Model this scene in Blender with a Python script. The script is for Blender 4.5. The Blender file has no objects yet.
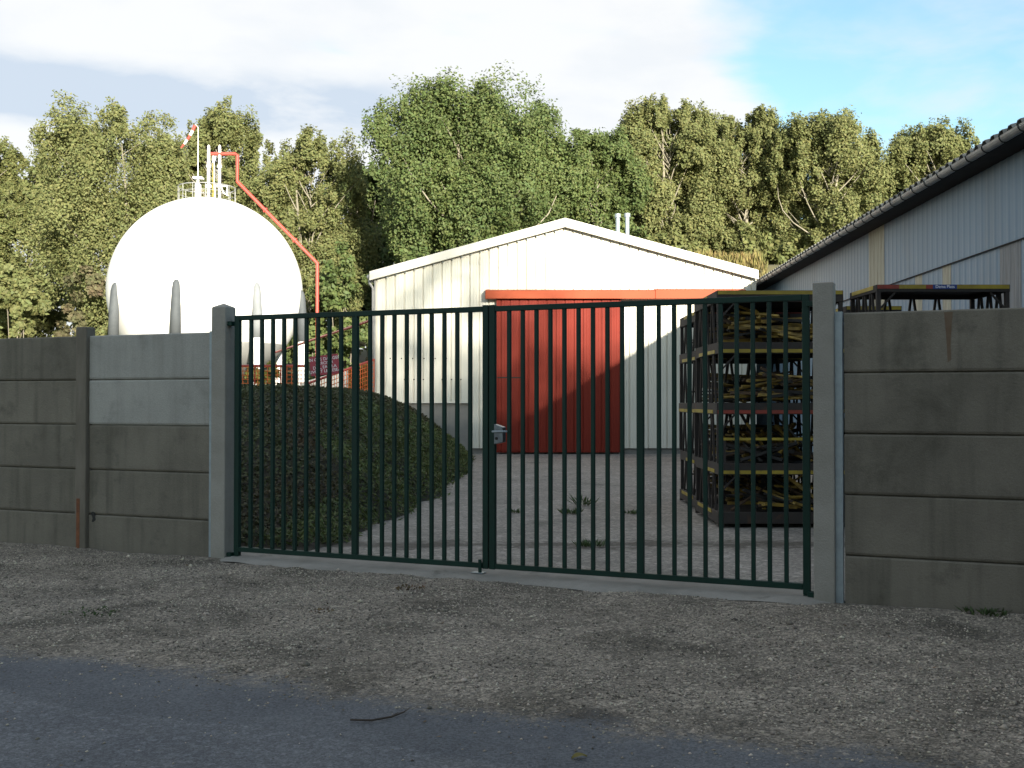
import bpy, math, random
import numpy as np
from mathutils import Vector, Matrix, Euler

R = math.radians
random.seed(7)
scene = bpy.context.scene
COL = scene.collection

# ------------------------------------------------------------------ camera
F = 1060.0                       # focal length in pixels of a 1024 px wide picture
EYE = 1.6
HOR = 400.0
cam_d = bpy.data.cameras.new("camera")
cam_d.sensor_width = 36.0
cam_d.lens = F / 1024.0 * 36.0
cam_d.clip_end = 2000
cam_d.clip_start = 0.05
cam = bpy.data.objects.new("camera", cam_d)
COL.objects.link(cam)
cam.location = (0, 0, EYE)
cam.rotation_euler = (R(90) + math.atan((HOR - 384) / F), 0, 0)
scene.camera = cam

# ------------------------------------------------------------------ sun, sky, exposure
SUN_TRAVEL = Vector((-1.0, 2.5, -0.66)).normalized()
SUN_EL = math.asin(-SUN_TRAVEL.z)
SUN_AZ = math.atan2(-SUN_TRAVEL.x, -SUN_TRAVEL.y)      # from +Y towards +X
sd = bpy.data.lights.new("sun", 'SUN')
sd.energy = 5.0
sd.angle = R(0.9)
sd.color = (1.0, 0.93, 0.80)
sun = bpy.data.objects.new("sun", sd)
COL.objects.link(sun)
sun.rotation_euler = SUN_TRAVEL.to_track_quat('-Z', 'Y').to_euler()
sun.location = (20, -50, 30)

scene.view_settings.view_transform = 'Standard'
scene.view_settings.look = 'None'
scene.view_settings.gamma = 1.0
scene.view_settings.use_curve_mapping = False
scene.view_settings.exposure = 1.42
SKY_STRENGTH = 0.086

world = bpy.data.worlds.new("World")
scene.world = world
world.use_nodes = True
wt = world.node_tree
for n in list(wt.nodes):
    wt.nodes.remove(n)


class G:
    """tiny helper to write node graphs"""
    def __init__(self, tree):
        self.t = tree

    def n(self, kind, **kw):
        nd = self.t.nodes.new(kind)
        for k, v in kw.items():
            setattr(nd, k, v)
        return nd

    def put(self, sock, v):
        if hasattr(v, 'is_output') or isinstance(v, bpy.types.NodeSocket):
            self.t.links.new(v, sock)
        else:
            sock.default_value = v

    def math(self, op, a, b=None, c=None, clamp=False):
        nd = self.n('ShaderNodeMath', operation=op)
        nd.use_clamp = clamp
        self.put(nd.inputs[0], a)
        if b is not None:
            self.put(nd.inputs[1], b)
        if c is not None:
            self.put(nd.inputs[2], c)
        return nd.outputs[0]

    def mix(self, f, a, b, mode='MIX'):
        nd = self.n('ShaderNodeMix', data_type='RGBA', blend_type=mode)
        self.put(nd.inputs[0], f)
        self.put(nd.inputs[6], a)
        self.put(nd.inputs[7], b)
        return nd.outputs[2]

    def noise(self, vec, scale, detail=4, rough=0.55, dist=0.0):
        nd = self.n('ShaderNodeTexNoise')
        self.t.links.new(vec, nd.inputs['Vector'])
        nd.inputs['Scale'].default_value = scale
        nd.inputs['Detail'].default_value = detail
        nd.inputs['Roughness'].default_value = rough
        nd.inputs['Distortion'].default_value = dist
        return nd.outputs['Fac']

    def step(self, v, a, b):
        nd = self.n('ShaderNodeMapRange', interpolation_type='SMOOTHSTEP')
        self.put(nd.inputs[0], v)
        nd.inputs[1].default_value = a
        nd.inputs[2].default_value = b
        nd.inputs[3].default_value = 0
        nd.inputs[4].default_value = 1
        return nd.outputs[0]


def rgba(c):
    return (c[0], c[1], c[2], 1.0)


g = G(wt)
sky = g.n('ShaderNodeTexSky', sky_type='NISHITA')
sky.sun_disc = False
sky.sun_elevation = SUN_EL
sky.sun_rotation = SUN_AZ
sky.air_density = 1.0
sky.dust_density = 1.0
sky.ozone_density = 1.5
tc = g.n('ShaderNodeTexCoord')
nrm = g.n('ShaderNodeVectorMath', operation='NORMALIZE')
wt.links.new(tc.outputs['Generated'], nrm.inputs[0])
sp = g.n('ShaderNodeSeparateXYZ')
wt.links.new(nrm.outputs[0], sp.inputs[0])
dx, dy, dz = sp.outputs
zz = g.math('ADD', g.math('MAXIMUM', dz, 0.0), 0.12)
comb = g.n('ShaderNodeCombineXYZ')
wt.links.new(g.math('DIVIDE', dx, zz), comb.inputs[0])
wt.links.new(g.math('MULTIPLY', g.math('DIVIDE', dy, zz), 1.0), comb.inputs[1])
cloudvec = comb.outputs[0]
n1 = g.noise(cloudvec, 1.1, 7, 0.52, 0.3)
n2 = g.noise(cloudvec, 2.6, 6, 0.55, 0.2)
# a big cloud bank to the left and centre, thin cloud to the right
side = g.step(dx, 0.30, 0.12)
low = g.step(dz, 0.31, 0.22)
dens = g.math('ADD', n1, g.math('MULTIPLY', side, 0.30))
dens = g.math('SUBTRACT', dens, 0.02)
cover = g.step(dens, 0.50, 0.72)
veil = g.math('ADD', g.math('MULTIPLY', g.step(n2, 0.40, 0.75), 0.55), 0.06)
cover = g.math('MAXIMUM', cover, veil)
ahead = g.math('ADD', g.math('MULTIPLY', g.step(dy, -0.15, 0.25), 0.5), 0.5)
cover = g.math('MULTIPLY', cover, ahead)
skycol = g.mix(1.0, sky.outputs[0], (1.06, 1.28, 1.27, 1), 'MULTIPLY')
# grey-blue underside bands
lx = g.step(dx, -0.02, -0.16)
band = g.math('MULTIPLY', g.step(dz, 0.298, 0.268), g.step(dz, 0.222, 0.25))
band = g.math('MULTIPLY', band, lx)
grey = g.math('MULTIPLY', g.step(n2, 0.42, 0.66), 0.26)
grey = g.math('ADD', grey, g.math('MULTIPLY', band, g.math('ADD', g.step(n2, 0.30, 0.6), 0.25)), clamp=True)
cloudcol = g.mix(grey, (0.375, 0.374, 0.373, 1), (0.25, 0.28, 0.322, 1))
bg1 = g.n('ShaderNodeBackground')
wt.links.new(skycol, bg1.inputs[0])
bg1.inputs[1].default_value = SKY_STRENGTH
bg2 = g.n('ShaderNodeBackground')
wt.links.new(cloudcol, bg2.inputs[0])
bg2.inputs[1].default_value = 1.0
mxs = g.n('ShaderNodeMixShader')
wt.links.new(g.math('MULTIPLY', cover, 0.95), mxs.inputs[0])
wt.links.new(bg1.outputs[0], mxs.inputs[1])
wt.links.new(bg2.outputs[0], mxs.inputs[2])
wo = g.n('ShaderNodeOutputWorld')
wt.links.new(mxs.outputs[0], wo.inputs[0])

scene.cycles.max_bounces = 6
scene.cycles.diffuse_bounces = 3
scene.cycles.transparent_max_bounces = 8


# ------------------------------------------------------------------ materials
def material(name, c1, c2=None, scale=3.0, rough=0.7, bump=0.0, bscale=30.0, metal=0.0,
             c3=None, s3=0.8, lo3=0.52, hi3=0.68, island=0.0, objrand=0.0, fine=0.0, fscale=60.0,
             stretch=(1, 1, 1), spec=0.5, trans=None, vor=0.0, vscale=60.0):
    m = bpy.data.materials.new(name)
    m.use_nodes = True
    t = m.node_tree
    k = G(t)
    b = t.nodes['Principled BSDF']
    b.inputs['Roughness'].default_value = rough
    b.inputs['Metallic'].default_value = metal
    b.inputs['Specular IOR Level'].default_value = spec
    tcn = k.n('ShaderNodeTexCoord')
    mp = k.n('ShaderNodeMapping')
    mp.inputs['Scale'].default_value = stretch
    t.links.new(tcn.outputs['Object'], mp.inputs[0])
    vec = mp.outputs[0]
    if c2 is None:
        c2 = tuple(v * 0.8 for v in c1)
    f = k.step(k.noise(vec, scale, 5, 0.6), 0.3, 0.7)
    col = k.mix(f, rgba(c1), rgba(c2))
    if c3 is not None:
        f3 = k.step(k.noise(vec, s3, 6, 0.65, 0.4), lo3, hi3)
        col = k.mix(f3, col, rgba(c3))
    if fine > 0:
        ff = k.noise(vec, fscale, 2, 0.7)
        v = k.math('ADD', k.math('MULTIPLY', k.math('SUBTRACT', ff, 0.5), fine * 4), 1.0)
        hs = k.n('ShaderNodeHueSaturation')
        t.links.new(v, hs.inputs['Value'])
        t.links.new(col, hs.inputs['Color'])
        col = hs.outputs[0]
    if vor > 0:
        vn = k.n('ShaderNodeTexVoronoi')
        t.links.new(vec, vn.inputs['Vector'])
        vn.inputs['Scale'].default_value = vscale
        sx = k.n('ShaderNodeSeparateColor')
        t.links.new(vn.outputs['Color'], sx.inputs[0])
        vn2 = k.n('ShaderNodeTexVoronoi')
        t.links.new(vec, vn2.inputs['Vector'])
        vn2.inputs['Scale'].default_value = vscale * 0.37
        sx2 = k.n('ShaderNodeSeparateColor')
        t.links.new(vn2.outputs['Color'], sx2.inputs[0])
        rv = k.math('ADD', k.math('MULTIPLY', k.math('POWER', sx.outputs[0], 1.6), 0.65), k.math('MULTIPLY', k.math('POWER', sx2.outputs[0], 5.0), 0.5))
        v = k.math('ADD', k.math('MULTIPLY', k.math('SUBTRACT', rv, 0.33), vor * 2), 1.0)
        hs = k.n('ShaderNodeHueSaturation')
        t.links.new(v, hs.inputs['Value'])
        t.links.new(col, hs.inputs['Color'])
        col = hs.outputs[0]
    if island > 0:
        ge = k.n('ShaderNodeNewGeometry')
        v = k.math('ADD', k.math('MULTIPLY', k.math('SUBTRACT', ge.outputs['Random Per Island'], 0.5), 2 * island), 1.0)
        hs = k.n('ShaderNodeHueSaturation')
        t.links.new(v, hs.inputs['Value'])
        hue = k.math('ADD', k.math('MULTIPLY', k.math('SUBTRACT', k.math('FRACT', k.math('MULTIPLY', ge.outputs['Random Per Island'], 17.3)), 0.5), 0.05), 0.5)
        t.links.new(hue, hs.inputs['Hue'])
        t.links.new(col, hs.inputs['Color'])
        col = hs.outputs[0]
    if objrand > 0:
        oi = k.n('ShaderNodeObjectInfo')
        v = k.math('ADD', k.math('MULTIPLY', k.math('SUBTRACT', oi.outputs['Random'], 0.5), 2 * objrand), 1.0)
        hs = k.n('ShaderNodeHueSaturation')
        t.links.new(v, hs.inputs['Value'])
        t.links.new(col, hs.inputs['Color'])
        col = hs.outputs[0]
    t.links.new(col, b.inputs['Base Color'])
    if bump > 0:
        bn = k.n('ShaderNodeBump')
        bn.inputs['Strength'].default_value = bump
        bn.inputs['Distance'].default_value = 0.02
        t.links.new(k.noise(vec, bscale, 4, 0.65), bn.inputs['Height'])
        t.links.new(bn.outputs[0], b.inputs['Normal'])
    if trans:
        tr = k.n('ShaderNodeBsdfTranslucent')
        t.links.new(col, tr.inputs['Color'])
        mx = k.n('ShaderNodeMixShader')
        mx.inputs[0].default_value = trans
        t.links.new(b.outputs[0], mx.inputs[1])
        t.links.new(tr.outputs[0], mx.inputs[2])
        t.links.new(mx.outputs[0], t.nodes['Material Output'].inputs['Surface'])
    return m


M = {}
M['asphalt'] = material('asphalt', (0.116, 0.122, 0.130), (0.086, 0.092, 0.101), 1.3, 0.9, 0.6, 120, fine=0.25, fscale=120, vor=0.5, vscale=95,
                        c3=(0.135, 0.137, 0.137), s3=1.4, lo3=0.52, hi3=0.75)
M['gravel'] = material('gravel_ground', (0.265, 0.228, 0.18), (0.172, 0.148, 0.116), 1.6, 0.95, 1.0, 70, fine=0.25, fscale=85, vor=0.85, vscale=85,
                       c3=(0.092, 0.079, 0.058), s3=0.8, lo3=0.47, hi3=0.66)
M['stone'] = material('gravel_stone', (0.36, 0.315, 0.25), (0.22, 0.19, 0.15), 1.4, 0.9, island=0.75)
M['yard'] = material('yard_paving', (0.25, 0.228, 0.198), (0.188, 0.171, 0.148), 0.7, 0.92, 0.6, 60, fine=0.2, fscale=50, vor=0.5, vscale=38,
                     c3=(0.105, 0.097, 0.082), s3=0.55, lo3=0.55, hi3=0.72)
M['dirt'] = material('dirt', (0.125, 0.107, 0.082), (0.06, 0.052, 0.04), 3.0, 1.0, 0.9, 40, fine=0.3, fscale=60)
M['threshold'] = material('threshold_concrete', (0.27, 0.255, 0.225), (0.19, 0.18, 0.155), 2.2, 0.9, 0.4, 60, fine=0.12, fscale=90,
                          c3=(0.13, 0.12, 0.10), s3=2.0, lo3=0.56, hi3=0.7)
M['grass'] = material('grass_ground', (0.06, 0.075, 0.03), (0.10, 0.085, 0.045), 0.35, 1.0, 0.5, 12)
M['soil'] = material('mound_soil', (0.040, 0.033, 0.022), (0.026, 0.026, 0.015), 1.2, 1.0, 0.8, 20)
M['panel'] = material('old_concrete', (0.178, 0.160, 0.126), (0.130, 0.116, 0.091), 1.3, 0.9, 0.35, 45, fine=0.07, fscale=120,
                      c3=(0.080, 0.073, 0.055), s3=1.1, lo3=0.52, hi3=0.74, objrand=0.10)
def streaks(mat, dark, amount):
    t = mat.node_tree
    k = G(t)
    b = t.nodes['Principled BSDF']
    base = b.inputs['Base Color'].links[0].from_socket
    tcn = k.n('ShaderNodeTexCoord')
    mp = k.n('ShaderNodeMapping')
    mp.inputs['Scale'].default_value = (9, 9, 0.7)
    oi = k.n('ShaderNodeObjectInfo')
    vm = k.n('ShaderNodeVectorMath', operation='ADD')
    t.links.new(tcn.outputs['Object'], vm.inputs[0])
    cb = k.n('ShaderNodeCombineXYZ')
    t.links.new(k.math('MULTIPLY', oi.outputs['Random'], 40), cb.inputs[0])
    t.links.new(cb.outputs[0], vm.inputs[1])
    t.links.new(vm.outputs[0], mp.inputs[0])
    f = k.step(k.noise(mp.outputs[0], 1.0, 3, 0.5), 0.44, 0.85)
    f2 = k.step(k.noise(vm.outputs[0], 2.3, 6, 0.7), 0.55, 0.72)
    c = k.mix(k.math('MULTIPLY', f, amount), base, rgba(dark))
    c = k.mix(k.math('MULTIPLY', f2, amount * 0.8), c, rgba(tuple(v * 0.8 for v in dark)))
    vo = k.noise(vm.outputs[0], 160, 2, 0.8)
    hs = k.n('ShaderNodeHueSaturation')
    t.links.new(k.math('ADD', k.math('MULTIPLY', k.math('SUBTRACT', vo, 0.5), 0.9), 1.0), hs.inputs['Value'])
    t.links.new(c, hs.inputs['Color'])
    t.links.new(hs.outputs[0], b.inputs['Base Color'])


streaks(M['panel'], (0.075, 0.070, 0.052), 0.75)
M['panel_new'] = material('new_concrete', (0.33, 0.322, 0.292), (0.28, 0.274, 0.248), 1.5, 0.88, 0.2, 50, fine=0.05, fscale=120,
                          c3=(0.20, 0.197, 0.178), s3=1.5, lo3=0.56, hi3=0.75, objrand=0.04)
streaks(M['panel_new'], (0.15, 0.145, 0.125), 0.45)
M['post'] = material('post_concrete', (0.30, 0.285, 0.25), (0.235, 0.222, 0.19), 2.0, 0.9, 0.35, 60, fine=0.08, fscale=140,
                     c3=(0.21, 0.20, 0.175), s3=1.6, lo3=0.56, hi3=0.74)
M['post_old'] = material('weathered_post', (0.17, 0.15, 0.12), (0.12, 0.105, 0.08), 2.5, 0.95, 0.5, 50, stretch=(3, 3, 0.6))
M['rust'] = material('rust', (0.20, 0.075, 0.03), (0.11, 0.042, 0.02), 8, 0.9, 0.5, 60)
M['rust_stain'] = material('rust_stain', (0.13, 0.085, 0.052), (0.15, 0.11, 0.075), 10, 0.95)
M['galv'] = material('galvanised_steel', (0.30, 0.35, 0.37), (0.24, 0.28, 0.30), 12, 0.45, metal=0.3)
M['green'] = material('dark_green_paint', (0.002, 0.026, 0.0175), (0.003, 0.021, 0.0145), 3, 0.5, spec=0.25)
M['lock'] = material('lock_metal', (0.17, 0.19, 0.21), (0.11, 0.12, 0.14), 20, 0.35, metal=0.7)
M['clad'] = material('cream_cladding', (0.66, 0.635, 0.545), (0.62, 0.595, 0.51), 0.6, 0.45, c3=(0.60, 0.58, 0.50), s3=0.5, stretch=(2, 2, 0.4))
M['trim'] = material('cream_trim', (0.72, 0.69, 0.60), (0.68, 0.65, 0.56), 1.0, 0.45)
M['roof'] = material('grey_roof_sheet', (0.42, 0.42, 0.40), (0.34, 0.34, 0.33), 1.0, 0.6)
M['red'] = material('red_paint', (0.185, 0.0215, 0.0115), (0.168, 0.020, 0.0105), 0.8, 0.65, spec=0.2, c3=(0.18, 0.024, 0.015), s3=0.6, stretch=(1, 1, 0.5))
M['red_track'] = material('orange_red_paint', (0.33, 0.062, 0.020), (0.30, 0.054, 0.018), 1.0, 0.6, spec=0.25)
M['plinth'] = material('block_plinth', (0.24, 0.23, 0.21), (0.19, 0.185, 0.17), 1.0, 0.95, 0.3, 30)
M['dark'] = material('dark_gap', (0.03, 0.028, 0.025), (0.02, 0.02, 0.018), 3, 0.9)
M['white'] = material('white_tank_paint', (0.80, 0.79, 0.76), (0.78, 0.77, 0.73), 0.4, 0.5)
M['grey_leg'] = material('grey_fireproof_coat', (0.075, 0.083, 0.088), (0.055, 0.062, 0.067), 1.5, 0.75)
M['grey_pale'] = material('pale_grey_coat', (0.22, 0.23, 0.235), (0.17, 0.18, 0.185), 1.5, 0.75)  # paler grey, used on one tank leg only
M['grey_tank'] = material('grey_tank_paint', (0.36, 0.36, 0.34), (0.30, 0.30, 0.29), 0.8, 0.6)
M['red_pipe'] = material('red_pipe_paint', (0.42, 0.06, 0.04), (0.38, 0.05, 0.035), 1.5, 0.5)
M['yellow'] = material('yellow_paint', (0.36, 0.275, 0.025), (0.22, 0.16, 0.02), 4, 0.6, c3=(0.12, 0.08, 0.03), s3=5, lo3=0.6, hi3=0.72)
M['stripe_red'] = material('red_stripe_paint', (0.26, 0.035, 0.02), (0.15, 0.03, 0.018), 5, 0.6)
M['stripe_blue'] = material('blue_label_paint', (0.02, 0.05, 0.22), (0.02, 0.04, 0.16), 5, 0.6)
M['iron'] = material('dark_rusty_iron', (0.032, 0.025, 0.021), (0.02, 0.017, 0.015), 4, 0.8, c3=(0.055, 0.03, 0.018), s3=4, lo3=0.58, hi3=0.7)
M['bar_yellow'] = material('yellow_bar_paint', (0.29, 0.19, 0.03), (0.12, 0.08, 0.02), 9, 0.65, objrand=0.35)
M['bar_rust'] = material('rusty_bar', (0.085, 0.05, 0.024), (0.045, 0.03, 0.02), 9, 0.85, objrand=0.4)
M['bar_dark'] = material('dark_bar', (0.022, 0.02, 0.017), (0.014, 0.013, 0.012), 9, 0.8)
M['barn'] = material('blue_grey_cladding', (0.150, 0.232, 0.315), (0.136, 0.214, 0.294), 0.5, 0.55, c3=(0.14, 0.205, 0.265), s3=0.5, lo3=0.5, hi3=0.72, stretch=(2, 2, 0.35))
M['grp'] = material('weathered_translucent_sheet', (0.44, 0.42, 0.33), (0.30, 0.275, 0.21), 6, 0.75, stretch=(4, 4, 0.25), c3=(0.19, 0.165, 0.12), s3=5, lo3=0.55, hi3=0.7)
M['grp_grey'] = material('grey_weathered_sheet', (0.26, 0.27, 0.28), (0.16, 0.16, 0.16), 7, 0.8, stretch=(5, 5, 0.25))
M['soffit'] = material('dark_soffit', (0.035, 0.033, 0.030), (0.022, 0.021, 0.02), 2, 0.95)  # very dark base colour for the barn soffit
M['fibro'] = material('fibre_cement', (0.20, 0.195, 0.18), (0.14, 0.135, 0.122), 1.5, 0.9, c3=(0.09, 0.088, 0.075), s3=2.0)
M['gutter'] = material('zinc_gutter', (0.36, 0.36, 0.35), (0.27, 0.27, 0.265), 3, 0.55, metal=0.2)
M['net'] = material('orange_plastic_net', (0.72, 0.16, 0.03), (0.68, 0.14, 0.03), 3, 0.6)
M['sign'] = material('dark_red_sign', (0.33, 0.035, 0.055), (0.30, 0.03, 0.05), 3, 0.5)
M['letter'] = material('white_lettering', (0.80, 0.80, 0.80), (0.77, 0.77, 0.77), 3, 0.6)
M['pale_concrete'] = material('pale_concrete', (0.55, 0.53, 0.48), (0.46, 0.44, 0.39), 1.5, 0.9, 0.3, 30)
M['bark'] = material('bark', (0.23, 0.20, 0.155), (0.15, 0.13, 0.10), 2, 0.95, 0.6, 12, stretch=(1, 1, 0.3))
M['bark_pale'] = material('pale_poplar_bark', (0.25, 0.225, 0.17), (0.16, 0.145, 0.11), 2, 0.95, 0.4, 12, stretch=(1, 1, 0.3))
M['leaf_pale'] = material('poplar_leaf', (0.182, 0.192, 0.074), (0.150, 0.164, 0.060), 0.25, 0.65, island=0.26, trans=0.40, spec=0.3)
M['leaf_olive'] = material('olive_leaf', (0.172, 0.182, 0.066), (0.134, 0.150, 0.052), 0.25, 0.65, island=0.26, trans=0.40, spec=0.3)
M['leaf_dark'] = material('deep_green_leaf', (0.114, 0.146, 0.045), (0.080, 0.112, 0.034), 0.25, 0.65, island=0.26, trans=0.36, spec=0.35)
M['leaf_yellow'] = material('yellow_green_leaf', (0.19, 0.165, 0.035), (0.12, 0.13, 0.03), 0.8, 0.6, island=0.35, trans=0.25, spec=0.3)
M['leaf_brown'] = material('brown_leaf', (0.11, 0.088, 0.05), (0.075, 0.08, 0.035), 0.6, 0.7, island=0.3, trans=0.15, spec=0.2)
M['cover'] = material('ground_cover_leaf', (0.066, 0.080, 0.030), (0.062, 0.060, 0.027), 0.5, 0.6, island=0.3, trans=0.15, spec=0.2,
                      c3=(0.078, 0.052, 0.028), s3=0.45, lo3=0.54, hi3=0.68)
M['cover_green'] = material('short_grass_blade', (0.095, 0.12, 0.038), (0.07, 0.09, 0.029), 0.7, 0.6, island=0.35, trans=0.15, spec=0.2)
M['straw'] = material('dry_grass_blade', (0.23, 0.175, 0.06), (0.13, 0.135, 0.04), 0.8, 0.8, island=0.3, trans=0.2)
M['weed'] = material('weed_leaf', (0.06, 0.10, 0.03), (0.05, 0.075, 0.025), 4, 0.6, island=0.3, trans=0.2)
M['litter'] = material('dry_leaf', (0.13, 0.085, 0.04), (0.08, 0.055, 0.03), 6, 0.8, island=0.5)
M['twig'] = material('twig_bark', (0.06, 0.045, 0.033), (0.04, 0.03, 0.024), 10, 0.9)
M['wood_dark'] = material('brick_wall', (0.20, 0.12, 0.085), (0.16, 0.095, 0.07), 2, 0.9)
M['glass'] = material('window_glass', (0.03, 0.035, 0.04), (0.03, 0.035, 0.04), 1, 0.1)


# ------------------------------------------------------------------ mesh helpers
class MB:
    def __init__(self):
        self.v, self.f, self.mi = [], [], []

    def add(self, vs, fs, mi=0, mat=None):
        o = len(self.v)
        if mat is not None:
            vs = [mat @ Vector(p) for p in vs]
        self.v += [tuple(p) for p in vs]
        self.f += [tuple(i + o for i in f) for f in fs]
        self.mi += [mi] * len(fs)
        return self

    def box(self, x0, x1, y0, y1, z0, z1, mi=0, mat=None):
        vs = [(x0, y0, z0), (x1, y0, z0), (x1, y1, z0), (x0, y1, z0), (x0, y0, z1), (x1, y0, z1), (x1, y1, z1), (x0, y1, z1)]
        fs = [(0, 3, 2, 1), (4, 5, 6, 7), (0, 1, 5, 4), (1, 2, 6, 5), (2, 3, 7, 6), (3, 0, 4, 7)]
        return self.add(vs, fs, mi, mat)

    def beam(self, a, b, w, h, mi=0, up=(0, 0, 1)):
        a, b = Vector(a), Vector(b)
        d = b - a
        L = d.length
        d.normalize()
        upv = Vector(up)
        s = d.cross(upv)
        if s.length < 1e-4:
            s = d.cross(Vector((1, 0, 0)))
        s.normalize()
        u = s.cross(d)
        m = Matrix((s, d, u)).transposed().to_4x4()
        m.translation = a
        return self.box(-w / 2, w / 2, 0, L, -h / 2, h / 2, mi, m)

    def tube(self, pts, rad, n=10, mi=0, cap=True):
        pts = [Vector(p) for p in pts]
        if not hasattr(rad, '__len__'):
            rad = [rad] * len(pts)
        vs, fs = [], []
        ref = None
        for i, p in enumerate(pts):
            d = (pts[min(i + 1, len(pts) - 1)] - pts[max(i - 1, 0)])
            d.normalize()
            if ref is None:
                ref = d.orthogonal().normalized()
            else:
                ref = (ref - d * ref.dot(d))
                ref = ref.normalized() if ref.length > 1e-5 else d.orthogonal().normalized()
            s = d.cross(ref)
            sc = 1.0
            if 0 < i < len(pts) - 1:
                a = (pts[i] - pts[i - 1]).normalized().dot((pts[i + 1] - pts[i]).normalized())
                sc = 1.0 / max(0.5, math.sqrt((1 + a) / 2))
            for k in range(n):
                t = 2 * math.pi * k / n
                vs.append(p + (ref * math.cos(t) + s * math.sin(t)) * rad[i] * (1 if sc == 1 else (1 + (sc - 1) * 0.5)))
        for i in range(len(pts) - 1):
            for k in range(n):
                a = i * n + k
                b = i * n + (k + 1) % n
                fs.append((a, b, b + n, a + n))
        if cap:
            fs.append(tuple(reversed(range(n))))
            fs.append(tuple(range((len(pts) - 1) * n, len(pts) * n)))
        return self.add(vs, fs, mi)

    def build(self, name, mats, parent=None, smooth=False, bevel=0.0):
        me = bpy.data.meshes.new(name)
        me.from_pydata(self.v, [], self.f)
        if not isinstance(mats, (list, tuple)):
            mats = [mats]
        for m in mats:
            me.materials.append(m)
        if len(mats) > 1:
            me.polygons.foreach_set('material_index', self.mi)
        if smooth:
            me.polygons.foreach_set('use_smooth', [True] * len(me.polygons))
        me.update()
        o = bpy.data.objects.new(name, me)
        COL.objects.link(o)
        if parent:
            o.parent = parent
        if bevel:
            b = o.modifiers.new('bevel', 'BEVEL')
            b.width = bevel
            b.segments = 2
            b.limit_method = 'ANGLE'
        return o


def np_mesh(name, verts, nper, mat, parent=None):
    """verts: (N*nper,3) array, every nper vertices one face"""
    n = len(verts) // nper
    me = bpy.data.meshes.new(name)
    me.vertices.add(len(verts))
    me.vertices.foreach_set('co', np.asarray(verts, dtype=np.float32).ravel())
    me.loops.add(len(verts))
    me.loops.foreach_set('vertex_index', np.arange(len(verts), dtype=np.int32))
    me.polygons.add(n)
    me.polygons.foreach_set('loop_start', np.arange(0, n * nper, nper, dtype=np.int32))
    me.polygons.foreach_set('loop_total', np.full(n, nper, dtype=np.int32))
    me.materials.append(mat)
    me.update(calc_edges=True)
    me.validate()
    o = bpy.data.objects.new(name, me)
    COL.objects.link(o)
    if parent:
        o.parent = parent
    return o


def tag(o, label=None, cat=None, group=None, kind=None):
    if label:
        o['label'] = label
    if cat:
        o['category'] = cat
    if group:
        o['group'] = group
    if kind:
        o['kind'] = kind
    return o


def thing(name, label, cat, loc=(0, 0, 0), rz=0.0, group=None):
    o = bpy.data.objects.new(name, None)
    o.empty_display_size = 0.2
    COL.objects.link(o)
    o.location = loc
    o.rotation_euler = (0, 0, rz)
    return tag(o, label, cat, group)


def copy_tree(o, parent=None):
    c = o.copy()
    COL.objects.link(c)
    if parent:
        c.parent = parent
    for ch in list(o.children):
        copy_tree(ch, c)
    return c


def P(x, y, Y):
    return Vector(((x - 512) / F * Y, Y, EYE + (HOR - y) / F * Y))


def text_obj(name, body, size, mat, parent, loc, rot, extrude=0.002):
    cu = bpy.data.curves.new('lettering', 'FONT')
    cu.body = body
    cu.size = size
    cu.align_x = 'CENTER'
    cu.align_y = 'CENTER'
    cu.extrude = extrude
    cu.space_line = 0.95
    tmp = bpy.data.objects.new('lettering_curve', cu)
    COL.objects.link(tmp)
    dg = bpy.context.evaluated_depsgraph_get()
    me = bpy.data.meshes.new_from_object(tmp.evaluated_get(dg))
    bpy.data.objects.remove(tmp)
    bpy.data.curves.remove(cu)
    me.materials.clear()
    me.materials.append(mat)
    o = bpy.data.objects.new(name, me)
    COL.objects.link(o)
    o.parent = parent
    o.location = loc
    o.rotation_euler = rot
    return o


rng = np.random.default_rng(11)

# ------------------------------------------------------------------ frames of reference
WANG = math.atan2(-0.42, 1.0)                        # direction of the boundary wall
UX = Vector((math.cos(WANG), math.sin(WANG), 0))     # along the wall, to the right
VX = Vector((-math.sin(WANG), math.cos(WANG), 0))    # away from the road
W0 = Vector((-0.212, 10.01, 0))                      # centre of the gate
GZ = -0.06
uL = (Vector((-3.05, 11.2, 0)) - W0).dot(UX)      # left gate post
uR = (Vector((2.60, 8.82, 0)) - W0).dot(UX)       # right gate post


def W(u, v, z=0.0):
    return W0 + UX * u + VX * v + Vector((0, 0, z))


def sstep(t):
    t = np.clip(t, 0, 1)
    return t * t * (3 - 2 * t)


def vnoise(x, y, s, seed=0):
    """cheap smooth value noise, numpy"""
    x = np.asarray(x, float) * s + seed * 17.13
    y = np.asarray(y, float) * s + seed * 7.77
    xi, yi = np.floor(x), np.floor(y)
    fx, fy = x - xi, y - yi
    fx, fy = fx * fx * (3 - 2 * fx), fy * fy * (3 - 2 * fy)

    def h(a, b):
        v = np.sin(a * 127.1 + b * 311.7 + seed * 3.1) * 43758.5453
        return v - np.floor(v)
    return (h(xi, yi) * (1 - fx) + h(xi + 1, yi) * fx) * (1 - fy) + (h(xi, yi + 1) * (1 - fx) + h(xi + 1, yi + 1) * fx) * fy


ROAD_V = -3.98        # road edge, metres in front of the wall line


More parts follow.
